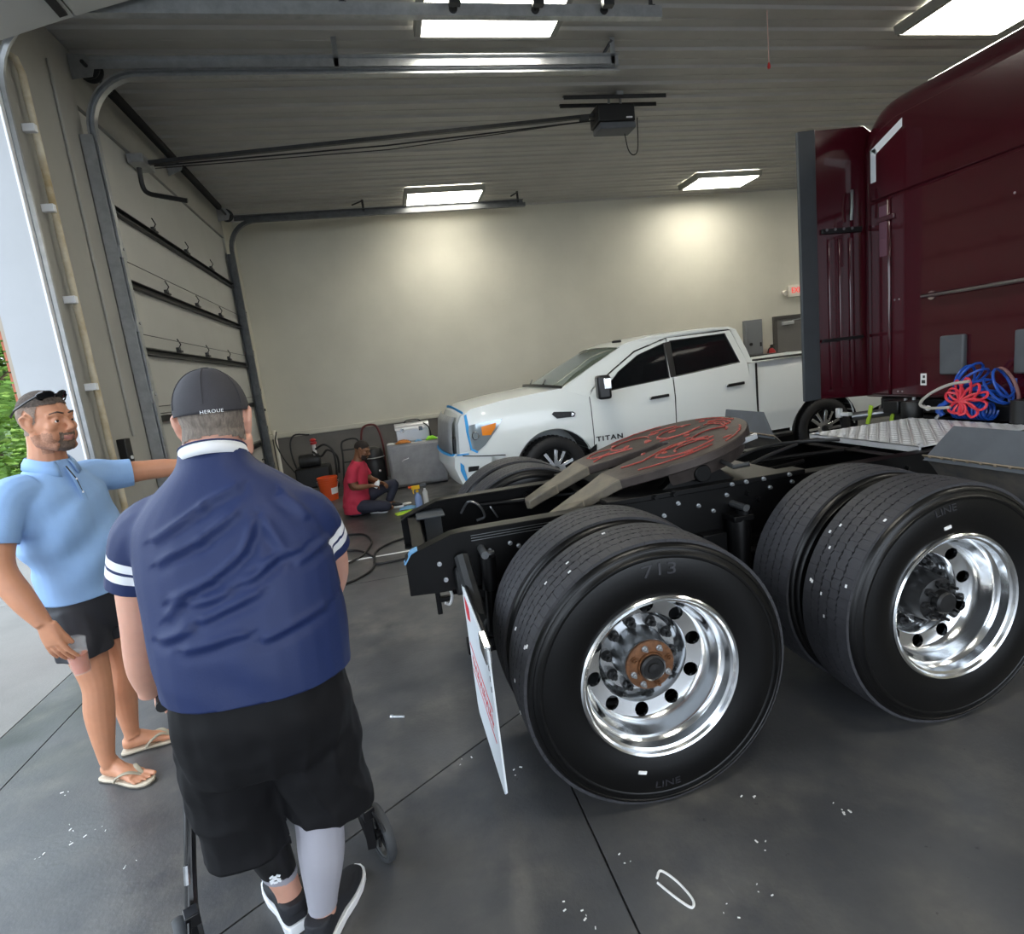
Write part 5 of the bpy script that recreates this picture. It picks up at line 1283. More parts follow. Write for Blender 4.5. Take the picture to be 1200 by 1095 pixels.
eL = V3(-.715, 1.615, 1.242); eR = V3(-.235, 1.694, 1.243)
cut_local(jersey, eL, aL, eL, .088, True); cut_local(jersey, eR, aR, eR, .086, True)
jersey.data.materials.append(M_strip)
for e_, a_ in ((eL, aL), (eR, aR)):
    for t0, t1 in ((-.088, -.064), (-.056, -.032)): band(jersey, e_, a_, .09, t0, t1, 1)
cen = V3(-.466, 1.627, 1.552)
ring = [cen + r*(.079*cos(a)) + f*(.083*sin(a)) + u*(-.030*sin(a)) for a in [2*pi*i/36 for i in range(36)]]
cb_ = MB(); vs = []
for p in ring:
    o_ = (p-cen); o_.z = 0; o_.normalize()
    vs += [p - u*.020 + o_*.008, p - u*.004 + o_*.005, p + u*.012 + o_*.001]
cb_.add(vs, [(3*i+j, 3*((i+1) % 36)+j, 3*((i+1) % 36)+j+1, 3*i+j+1) for i in range(36) for j in (0, 1)]); k_ = cb_.build('collar', M_strip, jersey, smooth=60); thicken(k_, .004)
MB().tube([p+u*.013 for p in ring], [(.0035, .0025)]*36, 8, closed=True).build('collar_rib', M_navy, jersey)
thicken(jersey, .003)
# shorts
st = MB()
loft(st, [(V3(-.445, 1.55, 1.0), r*.205, f*.17), (V3(-.445, 1.545, .9), r*.222, f*.185), (V3(-.445, 1.555, .8), r*.222, f*.175), (V3(-.45, 1.57, .72), r*.20, f*.15)], 26, 2.3)
limb(st, [V3(-.54, 1.56, .88), V3(-.565, 1.58, .72), V3(-.575, 1.615, .52), V3(-.578, 1.625, .33)], [(.125, .135), (.128, .132), (.125, .125), (.132, .13)])
limb(st, [V3(-.355, 1.56, .88), V3(-.345, 1.575, .72), V3(-.343, 1.60, .55), V3(-.342, 1.61, .36)], [(.118, .132), (.118, .128), (.115, .122), (.118, .122)])
shorts = skin_mesh('shorts', st, M_bshort, pa, .009, 5)
ripple(shorts, lambda p: .010*(1-abs(sin(24*(p.x+.3*p.y+.06*p.z)+5*noise.noise(p*3))))**2*max(0, min(1, (.95-p.z)/.3)) + .006*noise.noise(p*9) + .004*noise.noise(p*20))
cut_local(shorts, V3(-.578, 1.62, .425), V3(.0, .0, -1), 0*u, .25, True, lambda q: q.x < -.455); cut_local(shorts, V3(-.342, 1.605, .495), V3(-.2, 0, -1), 0*u, .25, True, lambda q: q.x >= -.455)
thicken(shorts, .003)
patch(bA, 'calf_sleeve', M_greysl, pa, lambda p: p.z > .115 and p.z < .56 and p.x > -.47 and p.y < 1.9, .003)
patch(bA, 'leg_sleeve', M_blktight, pa, lambda p: p.z > .215-.35*(p.x+.55) and p.z < .62 and p.x < -.47 and p.x > -.68 and p.y < 1.8, .003)
patch(bA, 'sleeve_hem', M_greysl, pa, lambda p: .200-.35*(p.x+.55) < p.z < .226-.35*(p.x+.55) and p.x < -.47 and p.x > -.68 and p.y < 1.8, .0036)
lg = MB()
for k in range(9):
    c = V3(-.545+.008*(k % 3)*1.2, 1.6205-.003*(k % 2), .262+.009*(k//3)); lg.obox(c, (.012, .003, .0055), Matrix.Rotation(.5*(k % 3-1), 3, 'Y'))
lgo = lg.build('sleeve_print', M_strip, pa, smooth=0); lgo['kind'] = 'stuff'
shoe(pa, V3(-.515, 1.685, 0), V3(-.650, 1.945, 0), M_shoe, M_sole, M_lace); shoe(pa, V3(-.455, 1.585, 0), V3(-.345, 1.865, 0), M_shoe, M_sole, M_lace)

# ---------------------------------------------------------------- the walker he leans on
M_wk = pm('walker_black', '#131316', .3); M_wtire = pm('walker_tyre', '#3a3c3f', .6)
wk = thing('rolling_walker', (-.55, 2.1, 0), 'black four wheeled rolling walker held by the person in the cap', 'walker')
wf_ = V3(-.441, .897, 0).normalized(); wr_ = V3(wf_.y, -wf_.x, 0); wc = V3(-.535, 1.76, 0)
WP = lambda a, b, z: wc + wf_*a + wr_*b + V3(0, 0, z)
def wwheel(c, n='wheel'):
    w = MB().lathe([(.082, -.016), (.098, -.016), (.103, -.008), (.103, .008), (.098, .016), (.082, .016)], c, wr_, 36, closed=True).build('tyre', M_wtire, wk)
    MB().lathe([(.083, -.012), (.076, -.010), (.076, .010), (.083, .012)], c, wr_, 36, closed=True).build('rim', M_hubsteel, w)
    MB().cyl(c-wr_*.02, c+wr_*.02, .018, 14).build('hub', M_wk, w)
    for k in range(5):
        a = 2*pi*k/5; d = wf_*cos(a)+V3(0, 0, 1)*sin(a); MB().tube([c+d*.015, c+d*.078], [.009, .007], 6).build('spoke', M_wk, w)
for s in (-1, 1):
    b = s*.312
    wwheel(WP(0, b, .103)); wwheel(WP(.46, b*.42, .103))
    i = b - s*.035
    MB().tube(spline([WP(0, i, .10), WP(.06, i*.97, .2), WP(.15, i*.82, .38), WP(.24, i*.66, .55)], 4), .017, 10).obox(WP(.0, i, .13), (.03, .03, .12)).build('rear_leg', M_wk, wk)
    MB().obox(WP(-.005, i, .212), (.04, .045, .04), FR(wr_)).tube([WP(-.03, i+s*.01, .22), WP(-.07, i+s*.02, .19), WP(-.09, i+s*.02, .17)], .006, 6).build('brake', M_wk, wk, bevel=.004)
    MB().tube([WP(.46, b*.42-s*.03, .22), WP(.45, b*.42-s*.03, .28), WP(.36, i*.5, .48), WP(.24, i*.66, .56)], [.016]*4, 10).build('front_leg', M_wk, wk)
    MB().obox(WP(.46, b*.42-s*.03, .16), (.03, .02, .14)).build('fork', M_wk, wk, bevel=.005)
    MB().tube(spline([WP(.24, i*.66, .55), WP(.24, i*.66, .70), WP(.22, i*.66, .82), WP(.16, i*.76, .862), WP(.03, i*.82, .865)], 4), .014, 10).build('handle_tube', M_wk, wk)
    MB().tube([WP(.14, i*.77, .862), WP(.0, i*.82, .866)], .017, 12).build('grip', M_black, wk)
    MB().tube(spline([WP(.15, i*.66, .84), WP(.10, i*.68, .78), WP(.10, i*.8, .5), WP(.06, i*.94, .33), WP(.02, i*1.03, .23)], 5), .0035, 6).build('brake_cable', M_black, wk)
    MB().tube([WP(.06, i*.94, .33), WP(.045, i*.97, .28)], .009, 8).build('cable_spring', M_hubsteel, wk)
    MB().tube([WP(.14, i*.66, .835), WP(.05, i*.66, .825), WP(.02, i*.68, .835)], .006, 6).build('brake_lever', M_black, wk)
MB().obox(WP(.32, 0, .56), (.36, .24, .03), FR(wr_)).build('seat', M_black, wk, bevel=.01)
MB().cyl(WP(.24, -.19, .52), WP(.24, .19, .52), .012, 10).build('cross_bar', M_wk, wk)
MB().tube(spline([WP(.22, -.185, .78), WP(.34, -.12, .80), WP(.38, 0, .80), WP(.34, .12, .80), WP(.22, .185, .78)], 4), .018, 10).build('back_strap', M_black, wk)

# ---------------------------------------------------------------- the man in the blue polo
M_polo = pm('blue_polo', '#8eb2df', .7, nz=(5, .05), bump=(220, .1))
M_short2 = pm('dark_shorts', '#23242b', .6, nz=(5, .15), bump=(120, .06))
M_hair2 = pm('dark_grey_hair', '#574c44', .85, nz=(90, .5), bump=(260, .6)); M_hairs = pm('cropped_side_hair', '#8a7668', .7, nz=(140, .25), bump=(260, .4)); M_beard = pm('greying_beard', '#6e5c50', .8, nz=(70, .5), bump=(240, .6))
M_flop = pm('tan_flip_flop', '#c9bda8', .7, nz=(12, .1)); M_flop2 = pm('flip_flop_strap', '#a39a86', .7); M_flop3 = pm('dark_outsole', '#4a463f', .8)
pb = thing('person', (-1.47, 2.86, 0), 'person in a light blue polo shirt, dark shorts and flip flops beside the open bay', 'person', 'people in the garage')
f = V3(.90, -.43, 0).normalized(); r = V3(f.y, -f.x, 0)
hf = V3(.93, -.36, 0).normalized(); hr = V3(hf.y, -hf.x, 0); hu = V3(0, 0, 1)
HB = Matrix.Translation((-1.447, 2.848, 1.69)) @ Matrix((hr, (hf-hu*.03).normalized(), (hu+hf*.03).normalized())).transposed().to_4x4()
S = 1.06
mb = MB(); head_parts(mb, HB, S, 1.15, 1.08)
limb(mb, [HB@V3(0, -.025, -.04), V3(-1.485, 2.865, 1.56), V3(-1.50, 2.87, 1.45)], [(.062, .066), (.066, .068), (.085, .085)])
loft(mb, [(V3(-1.468, 2.865, .82), r*.155, f*.11), (V3(-1.468, 2.86, .98), r*.15, f*.11), (V3(-1.48, 2.86, 1.15), r*.165, f*.12), (V3(-1.49, 2.86, 1.3), r*.185, f*.125), (V3(-1.495, 2.865, 1.42), r*.17, f*.09)], 22)
AR_ = [V3(-1.565, 2.685, 1.40), V3(-1.588, 2.61, 1.27), V3(-1.587, 2.562, 1.14), V3(-1.535, 2.545, 1.01), V3(-1.480, 2.540, .89)]
AL_ = [V3(-1.42, 3.035, 1.41), V3(-1.34, 3.10, 1.40), V3(-1.235, 3.16, 1.395), V3(-1.15, 3.19, 1.39), V3(-1.05, 3.21, 1.385)]
for A in (AR_, AL_): limb(mb, A, [.070, .060, .050, .047, .031])
hand(mb, AR_[-1], V3(.16, .05, -.98), V3(.30, .95, .0), V3(.95, -.30, 0), .20, 1.08, 1.3, .12, (.97, .12, .14))
hand(mb, AL_[-1], V3(.98, .12, -.08), V3(-.1, .2, -.98), V3(.0, -1, .1), .25, 1.05)
LR = [V3(-1.502, 2.79, .86), V3(-1.485, 2.775, .68), V3(-1.470, 2.765, .50), V3(-1.492, 2.77, .35), V3(-1.512, 2.775, .14), V3(-1.512, 2.79, .09)]
LL = [V3(-1.442, 2.94, .86), V3(-1.44, 2.95, .68), V3(-1.445, 2.96, .49), V3(-1.475, 2.97, .35), V3(-1.497, 2.995, .13), V3(-1.495, 3.0, .09)]
for L_ in (LR, LL): limb(mb, L_, [.092, .082, .060, .061, .036, .036])
dR, wR, PR = foot_bare(mb, V3(-1.565, 2.825, 0), V3(-1.318, 2.690, 0), LR[-1]); toes(mb, PR, -1)
dL, wL, PL = foot_bare(mb, V3(-1.555, 3.0, 0), V3(-1.290, 3.045, 0), LL[-1]); toes(mb, PL, 1)
bB = skin_mesh('body', mb, M_skinB, pb, .005, 3)
iB = HB.inverted()
def hb(p): return (iB @ p)/S
bB.data.materials.append(M_lips)
for p in bB.data.polygons:
    q = hb(p.center+wpos(bB))
    if q.y > .084 and abs(q.x) < .023 and -.079 < q.z < -.0625: p.material_index = 1
near = lambda p: (p-V3(-1.447, 2.848, 1.69)).length < .2
patch(bB, 'hair', M_hair2, pb, lambda p: near(p) and (lambda q: q.z > .062+.12*max(0, q.y-.03) and not (q.y > .074) and q.z > .05+.5*max(0, q.y-.04))(hb(p)), .005)
patch(bB, 'side_hair', M_hairs, pb, lambda p: near(p) and (lambda q: q.z <= .066 and q.z > -.055 and q.y < .020+.25*max(0, q.z) and q.z > -.05+max(0, q.y+.03)*1.0 and abs(q.x) < .0735)(hb(p)), .003)
patch(bB, 'beard', M_beard, pb, lambda p: near(p) and (lambda q: (q.y > .055 and -.13 < q.z < -.081 and abs(q.x) < .036) or (q.y > .070 and .022 < abs(q.x) < .034 and -.085 < q.z < -.048) or (q.y > .080 and abs(q.x) < .030 and -.060 < q.z < -.050))(hb(p)), .002)
patch(bB, 'stubble', pm('stubble', '#a87a62', .7, nz=(160, .25)), pb, lambda p: near(p) and (lambda q: q.y < .072 and q.y > .0 and -.13 < q.z < -.045-.3*max(0, .03-q.y) and abs(q.x) > .02)(hb(p)), .0012)
for sd in (-1, 1):
    MB().tube([HB@(V3(sd*.012, .0975, .029)*S), HB@(V3(sd*.034, .0935, .036)*S), HB@(V3(sd*.054, .074, .028)*S)], [(.004, .003), (.0052, .003), (.003, .002)], 8).build('eyebrow', M_hair2, pb)
eyes(HB, pb, S, (.15, 1, 0))
# polo
sh = MB()
loft(sh, [(V3(-1.465, 2.865, .84), r*.178, f*.142), (V3(-1.465, 2.862, .95), r*.176, f*.142), (V3(-1.468, 2.862, 1.06), r*.180, f*.147), (V3(-1.475, 2.86, 1.18), r*.196, f*.152), (V3(-1.483, 2.86, 1.29), r*.208, f*.152), (V3(-1.49, 2.862, 1.38), r*.20, f*.132), (V3(-1.494, 2.865, 1.445), r*.150, f*.105), (V3(-1.492, 2.867, 1.50), r*.082, f*.084), (V3(-1.49, 2.867, 1.55), r*.070, f*.074)], 28, 2.25)
limb(sh, [V3(-1.535, 2.76, 1.40), V3(-1.572, 2.68, 1.385), V3(-1.590, 2.615, 1.28), V3(-1.596, 2.57, 1.14)], [.090, .086, .074, .070])
limb(sh, [V3(-1.45, 2.96, 1.40), V3(-1.41, 3.04, 1.41), V3(-1.34, 3.10, 1.40), V3(-1.24, 3.155, 1.395)], [.09, .084, .072, .066])
polo = skin_mesh('polo_shirt', sh, M_polo, pb, .007, 5)
def folds2(p):
    w = max(0, min(1, (1.42-p.z)/.1)); a = noise.noise(p*5)
    return w*(.010*sin(38*((p-V3(-1.48, 2.86, 1.2)).dot(r)*.6+p.z*.8)+3*a)*math.exp(-((p.z-1.15)/.2)**2) + .008*noise.noise(Vector((p.x*9, p.y*9, p.z*14))) + .004*sin(30*p.z+4*a)*max(0, 1-abs(p.z-.98)/.12))
ripple(polo, folds2)
cut(polo, V3(-1.465, 2.86, .905), V3(.0, 0, -1)); cut(polo, V3(-1.487, 2.867, 1.513), V3(0, 0, 1)-f*.1)
cut_local(polo, V3(-1.592, 2.598, 1.225), V3(-.006, -.045, -.14), 0*u, .082, True); cut_local(polo, V3(-1.285, 3.13, 1.397), V3(.1, .055, -.005), 0*u, .09, True)
thicken(polo, .003)
ce_ = V3(-1.488, 2.867, 1.513)
co = MB(); vs = []; N = 30
for i in range(N+1):
    a = radians(-62) + radians(304)*i/N + pi/2 + radians(90-90)      # open at the throat
    a = pi/2 + radians(20) + (2*pi-radians(40))*i/N
    d = r*cos(a)*1.0 + f*sin(a)
    dz = -.03*sin(a) if sin(a) > 0 else -.004*sin(a)
    wdt = .030 + .022*max(0, sin(a))**3
    vs += [ce_+d*.070+u*(.022+dz), ce_+d*.079+u*(.030+dz), ce_+d*.093+u*(.010+dz), ce_+d*(.100+.010*max(0, sin(a)))+u*(.012+dz-wdt)]
co.add(vs, [(4*i+j, 4*i+j+1, 4*i+j+5, 4*i+j+4) for i in range(N) for j in range(3)]); c_o = co.build('collar', M_polo, polo, smooth=60); thicken(c_o, .003)
# placket with buttons lying on the chest
pts = [V3(-1.487, 2.866, z)+f*y for z, y in ((1.49, .095), (1.43, .125), (1.37, .142), (1.32, .152))]
MB().tube(pts, [(.013, .0016)]*4, 8).build('placket', M_polo, polo)
for k in (1, 2): MB().ell(pts[k]+f*.004, (.004, .005, .005), 8, 6).build('button', M_strip, polo)
MB().tube([pts[0]+r*.006, pts[1]+f*.003+r*.0, pts[2]+f*.004], [(.005, .002), (.003, .002), (.001, .001)], 6).build('neck_opening', M_short2, polo)
# shorts
st = MB()
loft(st, [(V3(-1.465, 2.862, .98), r*.158, f*.122), (V3(-1.467, 2.865, .88), r*.172, f*.132), (V3(-1.467, 2.866, .78), r*.170, f*.125), (V3(-1.465, 2.866, .72), r*.15, f*.1)], 24, 2.3)
limb(st, [V3(-1.50, 2.79, .86), V3(-1.487, 2.772, .72), V3(-1.482, 2.762, .58)], [(.105, .112), (.102, .106), (.108, .110)])
limb(st, [V3(-1.443, 2.945, .86), V3(-1.442, 2.955, .72), V3(-1.442, 2.965, .58)], [(.105, .112), (.102, .106), (.108, .110)])
s2 = skin_mesh('shorts', st, M_short2, pb, .008, 4)
ripple(s2, lambda p: .005*sin(60*(p.x+p.y)+5*noise.noise(p*5))*max(0, min(1, (.88-p.z)/.2)))
cut(s2, V3(-1.48, 2.86, .655), V3(0, 0, -1)); thicken(s2, .003)
# flip flops: outsole, footbed, strap
def flop(P, d, w, side):
    pts = [(0, .60), (.04, .80), (.15, .86), (.35, .78), (.55, .92), (.75, 1.06), (.9, .98), (1.0, .70), (1.05, .3)]
    ol = [P(a-.02, b*.045, -.022) for a, b in pts]+[P(a-.02, -b*.045, -.022) for a, b in pts[::-1]]; n = len(ol)
    def slab_(z0, z1, g, nm, m):
        c = P(.5, 0, -.022); vs = [c+(p-c)*g+V3(0, 0, z0) for p in ol]+[c+(p-c)*g+V3(0, 0, z1) for p in ol]
        return MB().add(vs, [tuple(range(n))[::-1], tuple(range(n, 2*n))]+[(i, (i+1) % n, n+(i+1) % n, n+i) for i in range(n)]).build(nm, m, pb, bevel=.003, smooth=60)
    o = slab_(.001, .008, 1.02, 'outsole', M_flop3); slab_(.008, .021, 1.0, 'flip_flop', M_flop)
    c = P(.80, .012*side, .012)
    for b in (1, -1): MB().tube(spline([c, P(.66, b*.022, .040), P(.50, b*.042, .028), P(.40, b*.042, .0)], 5), [(.010, .005)]*16, 8).build('strap', M_flop2, pb)
flop(PR, dR, wR, -1); flop(PL, dL, wL, 1)
# sunglasses pushed up on his hair
M_sg = pm('sunglasses_black', '#0c0c0e', .12, coat=.6)
sg = thing('sunglasses', tuple(HB@(V3(0, .05, .10)*S)), 'black sunglasses pushed up on the cropped hair of the person in blue', 'sunglasses')
for sd in (-1, 1):
    pts = [HB@((V3(sd*.034, .066, .103)+V3(.030*cos(a)*1.0, .010*sin(a)-.0*abs(cos(a)), .017*sin(a)+.0) + V3(0, -.018*abs((sd*.034+.030*cos(a))/.06)**2, 0))*S) for a in [2*pi*i/20 for i in range(20)]]
    mb = MB(); c = sum(pts, Vector())/20; mb.add([c+(HB.to_3x3()@V3(0, .006, .003))]+pts, [(0, 1+i, 1+(i+1) % 20) for i in range(20)]); l_ = mb.build('lens', M_sg, sg, smooth=60)
    MB().tube(pts, .0032, 6, closed=True).build('frame', M_sg, sg)
    MB().tube([HB@(V3(sd*.064, .050, .103)*S), HB@(V3(sd*.082, .02, .085)*S), HB@(V3(sd*.088, -.04, .055)*S), HB@(V3(sd*.080, -.075, .03)*S)], [(.003, .005)]*4, 6).build('temple', M_sg, sg)
MB().tube([HB@(V3(-.008, .066, .106)*S), HB@(V3(0, .070, .108)*S), HB@(V3(.008, .066, .106)*S)], .003, 6).build('bridge', M_sg, sg)
# plastic cup of iced tea in his right hand
M_cup = pm('clear_cup', '#f2f2f2', .1, alpha=.13); M_tea = pm('iced_tea', '#c4602c', .15); M_ice = pm('cup_label', '#efeae6', .5)
cp = thing('drink_cup', (-1.432, 2.618, .625), 'clear plastic cup of orange tea held by the person in blue', 'cup')
cb = V3(-1.432, 2.618, .625); cax = V3(-.05, .0, 1).normalized()
MB().lathe([(0, 0), (.031, 0), (.043, .135), (.045, .138), (.045, .142), (.042, .140), (.030, .004), (0, .004)], cb, cax, 32).build('cup', M_cup, cp)
MB().lathe([(0, .006), (.0295, .006), (.036, .082), (0, .082)], cb, cax, 28).build('tea', M_tea, cp)
MB().lathe([(.0465, .140), (.047, .147), (.040, .150), (.030, .160), (0, .160)], cb, cax, 28).build('lid', M_cup, cp)
rng = random.Random(2)
for k in range(5): MB().obox(cb+V3(rng.uniform(-.015, .015), rng.uniform(-.015, .015), .07+.008*k), (.02, .02, .018), Matrix.Rotation(rng.uniform(0, 3), 3, 'Z')).build('ice_cube', M_cup, cp, bevel=.004)

# ---------------------------------------------------------------- the man in red sitting on the floor
M_redsh = pm('red_tshirt', '#c0304a', .75, nz=(6, .08), bump=(60, .15)); M_jean = pm('dark_jeans', '#2a2d3c', .8, nz=(12, .15), bump=(80, .15)); M_hair3 = pm('short_black_hair', '#2a221e', .85, nz=(90, .3))
pc = thing('person', (-.5, 7.75, 0), 'person in a red t-shirt sitting on the floor by the grey cabinet', 'person', 'people in the garage')
f = V3(.95, -.30, 0).normalized(); r = V3(f.y, -f.x, 0)
HC = Matrix.Translation((-.425, 7.72, .865)) @ Matrix((r, (f-u*.38).normalized(), (u+f*.38).normalized())).transposed().to_4x4()
mb = MB(); head_parts(mb, HC, 1.0)
limb(mb, [HC@V3(0, -.03, -.03), V3(-.49, 7.74, .76), V3(-.52, 7.75, .66)], [.06, .062, .08])
loft(mb, [(V3(-.60, 7.78, .10), r*.16, f*.13), (V3(-.59, 7.77, .30), r*.15, f*.12), (V3(-.555, 7.76, .5), r*.165, f*.12), (V3(-.53, 7.75, .66), r*.15, f*.09)], 18)
ar = [V3(-.575, 7.59, .64), V3(-.60, 7.56, .52), V3(-.575, 7.545, .42), V3(-.48, 7.56, .40), V3(-.385, 7.59, .395)]
al = [V3(-.475, 7.90, .64), V3(-.44, 7.95, .53), V3(-.39, 7.94, .44), V3(-.32, 7.86, .41), V3(-.26, 7.78, .39)]
for A in (ar, al): limb(mb, A, [.058, .048, .042, .038, .026])
hand(mb, ar[-1], V3(.9, .3, -.1), V3(.2, .4, -.8), V3(.1, .3, .9), .7, .95); hand(mb, al[-1], V3(.7, -.7, -.1), V3(-.3, -.3, -.8), V3(.5, .4, .7), .6, .95)
mb.ell(V3(-.23, 7.66, .055), (.11, .045, .045), 12, 8, Matrix.Rotation(-.3, 3, 'Z')); mb.ell(V3(-.20, 7.84, .06), (.11, .045, .05), 12, 8)
bC = skin_mesh('body', mb, M_skinC, pc, .007, 3)
iC = HC.inverted()
patch(bC, 'hair', M_hair3, pc, lambda p: (lambda q: q.length < .16 and q.z > .01+.75*max(0, q.y) and q.y < .075 and abs(q.x) < .075)(iC@p), .004)
patch(bC, 'beard', M_hair3, pc, lambda p: (lambda q: q.length < .16 and q.z < -.05 and q.y > .03 and q.z > -.13 and not (abs(q.x) < .024 and -.082 < q.z < -.06))(iC@p), .003)
eyes(HC, pc, 1.0)
sh = MB()
loft(sh, [(V3(-.615, 7.78, .03), r*.195, f*.165), (V3(-.605, 7.775, .18), r*.20, f*.175), (V3(-.585, 7.77, .36), r*.185, f*.155), (V3(-.56, 7.76, .52), r*.19, f*.145), (V3(-.535, 7.755, .63), r*.175, f*.115), (V3(-.515, 7.75, .70), r*.12, f*.09), (V3(-.50, 7.745, .76), r*.07, f*.072)], 24, 2.2)
limb(sh, [V3(-.56, 7.65, .64), V3(-.583, 7.585, .62), V3(-.605, 7.555, .51), V3(-.60, 7.545, .45)], [.08, .075, .068, .066]); limb(sh, [V3(-.50, 7.86, .64), V3(-.47, 7.91, .62), V3(-.435, 7.95, .52), V3(-.41, 7.95, .46)], [.08, .074, .066, .064])
ts = skin_mesh('t_shirt', sh, M_redsh, pc, .009, 5)
ripple(ts, lambda p: .008*noise.noise(Vector((p.x*10, p.y*8, p.z*14))) + .006*sin(40*p.z+5*noise.noise(p*5))*max(0, 1-abs(p.z-.2)/.2))
cut(ts, V3(-.5, 7.745, .735), u+f*.3); cut(ts, V3(-.6, 7.78, .045), -u); cut_local(ts, V3(-.60, 7.55, .485), V3(.01, -.02, -1), V3(-.6, 7.54, .44), .09); cut_local(ts, V3(-.425, 7.95, .495), V3(.2, .0, -1), V3(-.40, 7.95, .44), .09); thicken(ts, .003)
jn = MB()
loft(jn, [(V3(-.60, 7.78, .27), r*.165, f*.135), (V3(-.60, 7.78, .12), r*.185, f*.165), (V3(-.58, 7.78, .02), r*.17, f*.16)], 20, 2.2)
limb(jn, [V3(-.58, 7.68, .12), V3(-.42, 7.56, .13), V3(-.24, 7.50, .12), V3(-.22, 7.53, .10), V3(-.30, 7.62, .075), V3(-.38, 7.70, .07)], [.095, .085, .068, .062, .056, .05])
limb(jn, [V3(-.55, 7.87, .13), V3(-.36, 7.88, .25), V3(-.12, 7.86, .33), V3(-.09, 7.86, .30), V3(-.15, 7.86, .17), V3(-.19, 7.86, .10)], [.095, .088, .070, .064, .056, .05])
skin_mesh('jeans', jn, M_jean, pc, .009, 4)
shoe(pc, V3(-.27, 7.86, 0), V3(.0, 7.82, 0), M_shoe, M_sole, M_lace); shoe(pc, V3(-.44, 7.72, 0), V3(-.22, 7.62, 0), M_shoe, M_sole, M_lace)
bt = MB().lathe([(0, 0), (.032, 0), (.034, .01), (.034, .07), (.02, .085), (.016, .11), (0, .11)], (-.335, 7.62, .36), (.5, .05, .6), 18).build('white_bottle', M_sole); tag(bt, 'small white bottle in the hands of the person in red', 'bottle')
# ================================================================ things along the back wall and on the floor
M_orange = pm('orange_bucket', '#e0561f', .45); M_redp = pm('red_paint', '#b02a2a', .35); M_cab = pm('brushed_grey_metal', '#a3a3a5', .5, .3, nz=(6, .15), bump=(30, .1))
M_silver = pm('silver_box', '#c4c7ca', .35, .7); M_limec = pm('lime_cloth', '#8fd83a', .85, bump=(40, .6)); M_orc = pm('orange_cloth', '#c9803a', .85, bump=(40, .6)); M_bluec = pm('blue_rag', '#7fb0d8', .85, bump=(40, .6))
M_yel = pm('yellow_plastic', '#e2b51c', .4); M_bclear = pm('blue_clear_bottle', '#8fa8d8', .15, alpha=.75); M_exit = pm('exit_box', '#e6e2d6', .5); M_exred = pm('exit_red', '#e23a36', .4, emit=.8)
M_cable = pm('black_cable', '#161617', .5); M_gdoor = pm('grey_door', '#6d6b68', .5, nz=(3, .06)); M_panel = pm('panel_grey', '#75787c', .5); M_paper = pm('white_scrap', '#e4e4e2', .7)

# garage door opener on its struts, with rail and arm
op = thing('door_opener', (2.98, 6.55, 4.2), 'black door opener motor hung from two dark struts under the ceiling', 'opener')
for x0, x1, y in ((2.33, 3.54, 6.42), (2.35, 3.52, 6.62)):
    MB().box(x0, x1, y-.02, y+.02, 4.515, 4.521).box(x0, x1, y-.02, y-.014, 4.48, 4.521).build('strut', M_dsteel, op, smooth=0)
for x in (2.9, 3.04):
    MB().obox((x, 6.52, 4.48), (.03, .004, .10)).build('hanger', M_steel, op, smooth=0)
MB().box(2.72, 3.16, 6.42, 6.68, 4.26, 4.44).build('motor_box', M_black, op, bevel=.012)
MB().box(2.74, 3.17, 6.43, 6.67, 4.19, 4.26).build('light_cover', M_grey, op, bevel=.015)
MB().box(3.05, 3.12, 6.412, 6.42, 4.285, 4.30).build('sticker', M_tag, op, smooth=0)
MB().box(2.95, 3.03, 6.40, 6.44, 4.515, 4.56).build('ceiling_bracket', M_steel, op, bevel=.003)
rl = Vector((-1.93, 6.55, 4.06)); rr = Vector((2.72, 6.55, 4.37)); R_ = FR(rr-rl)
MB().obox((rl+rr)/2, ((rr-rl).length, .05, .035), R_).build('rail', M_dsteel, op, bevel=.004)
MB().tube([rl+V3(.05, 0, -.03), rl.lerp(rr, .5)+V3(0, 0, -.075), rr+V3(0, 0, -.05)], .008, 6).build('chain', M_black, op)
MB().tube([rl+V3(.05, .02, -.045), rl.lerp(rr, .5)+V3(0, .02, -.11), rr+V3(-.2, .02, -.06)], .005, 6).build('chain', M_black, op)
MB().obox(rr+V3(-.12, 0, -.03), (.10, .06, .05), R_).build('trolley', M_dsteel, op, bevel=.005)
MB().tube(spline([V3(-1.93, 6.27, 3.92), V3(-1.935, 6.28, 3.76), V3(-1.90, 6.29, 3.70), V3(-1.80, 6.29, 3.67), V3(-1.58, 6.3, 3.62)], 4), .022, 8).build('door_arm', M_black, op)
MB().box(XL+.0, XL+.14, 6.40, 6.70, 4.02, 4.10).build('header_bracket', M_steel, op, bevel=.004)
MB().tube(spline([(3.10, 6.6, 4.19), (3.13, 6.6, 4.02), (3.19, 6.6, 3.96), (3.25, 6.6, 4.03), (3.27, 6.6, 4.36)], 6), .006, 6).build('power_cord', M_cable, op)
pc_ = thing('pull_cord', (3.8, 5.0, 4.1), 'thin red and white cord hanging straight down from the ceiling', 'cord')
MB().cyl((3.80, 5.0, 4.56), (3.80, 5.0, 4.13), .004, 6).build('cord', pm('red_white_cord', '#c9a79d', .6), pc_)
MB().lathe([(0, 0), (.012, .0), (.015, .02), (.008, .05), (0, .05)], (3.80, 5.0, 4.085), (0, 0, 1), 12).build('toggle', M_redp, pc_)

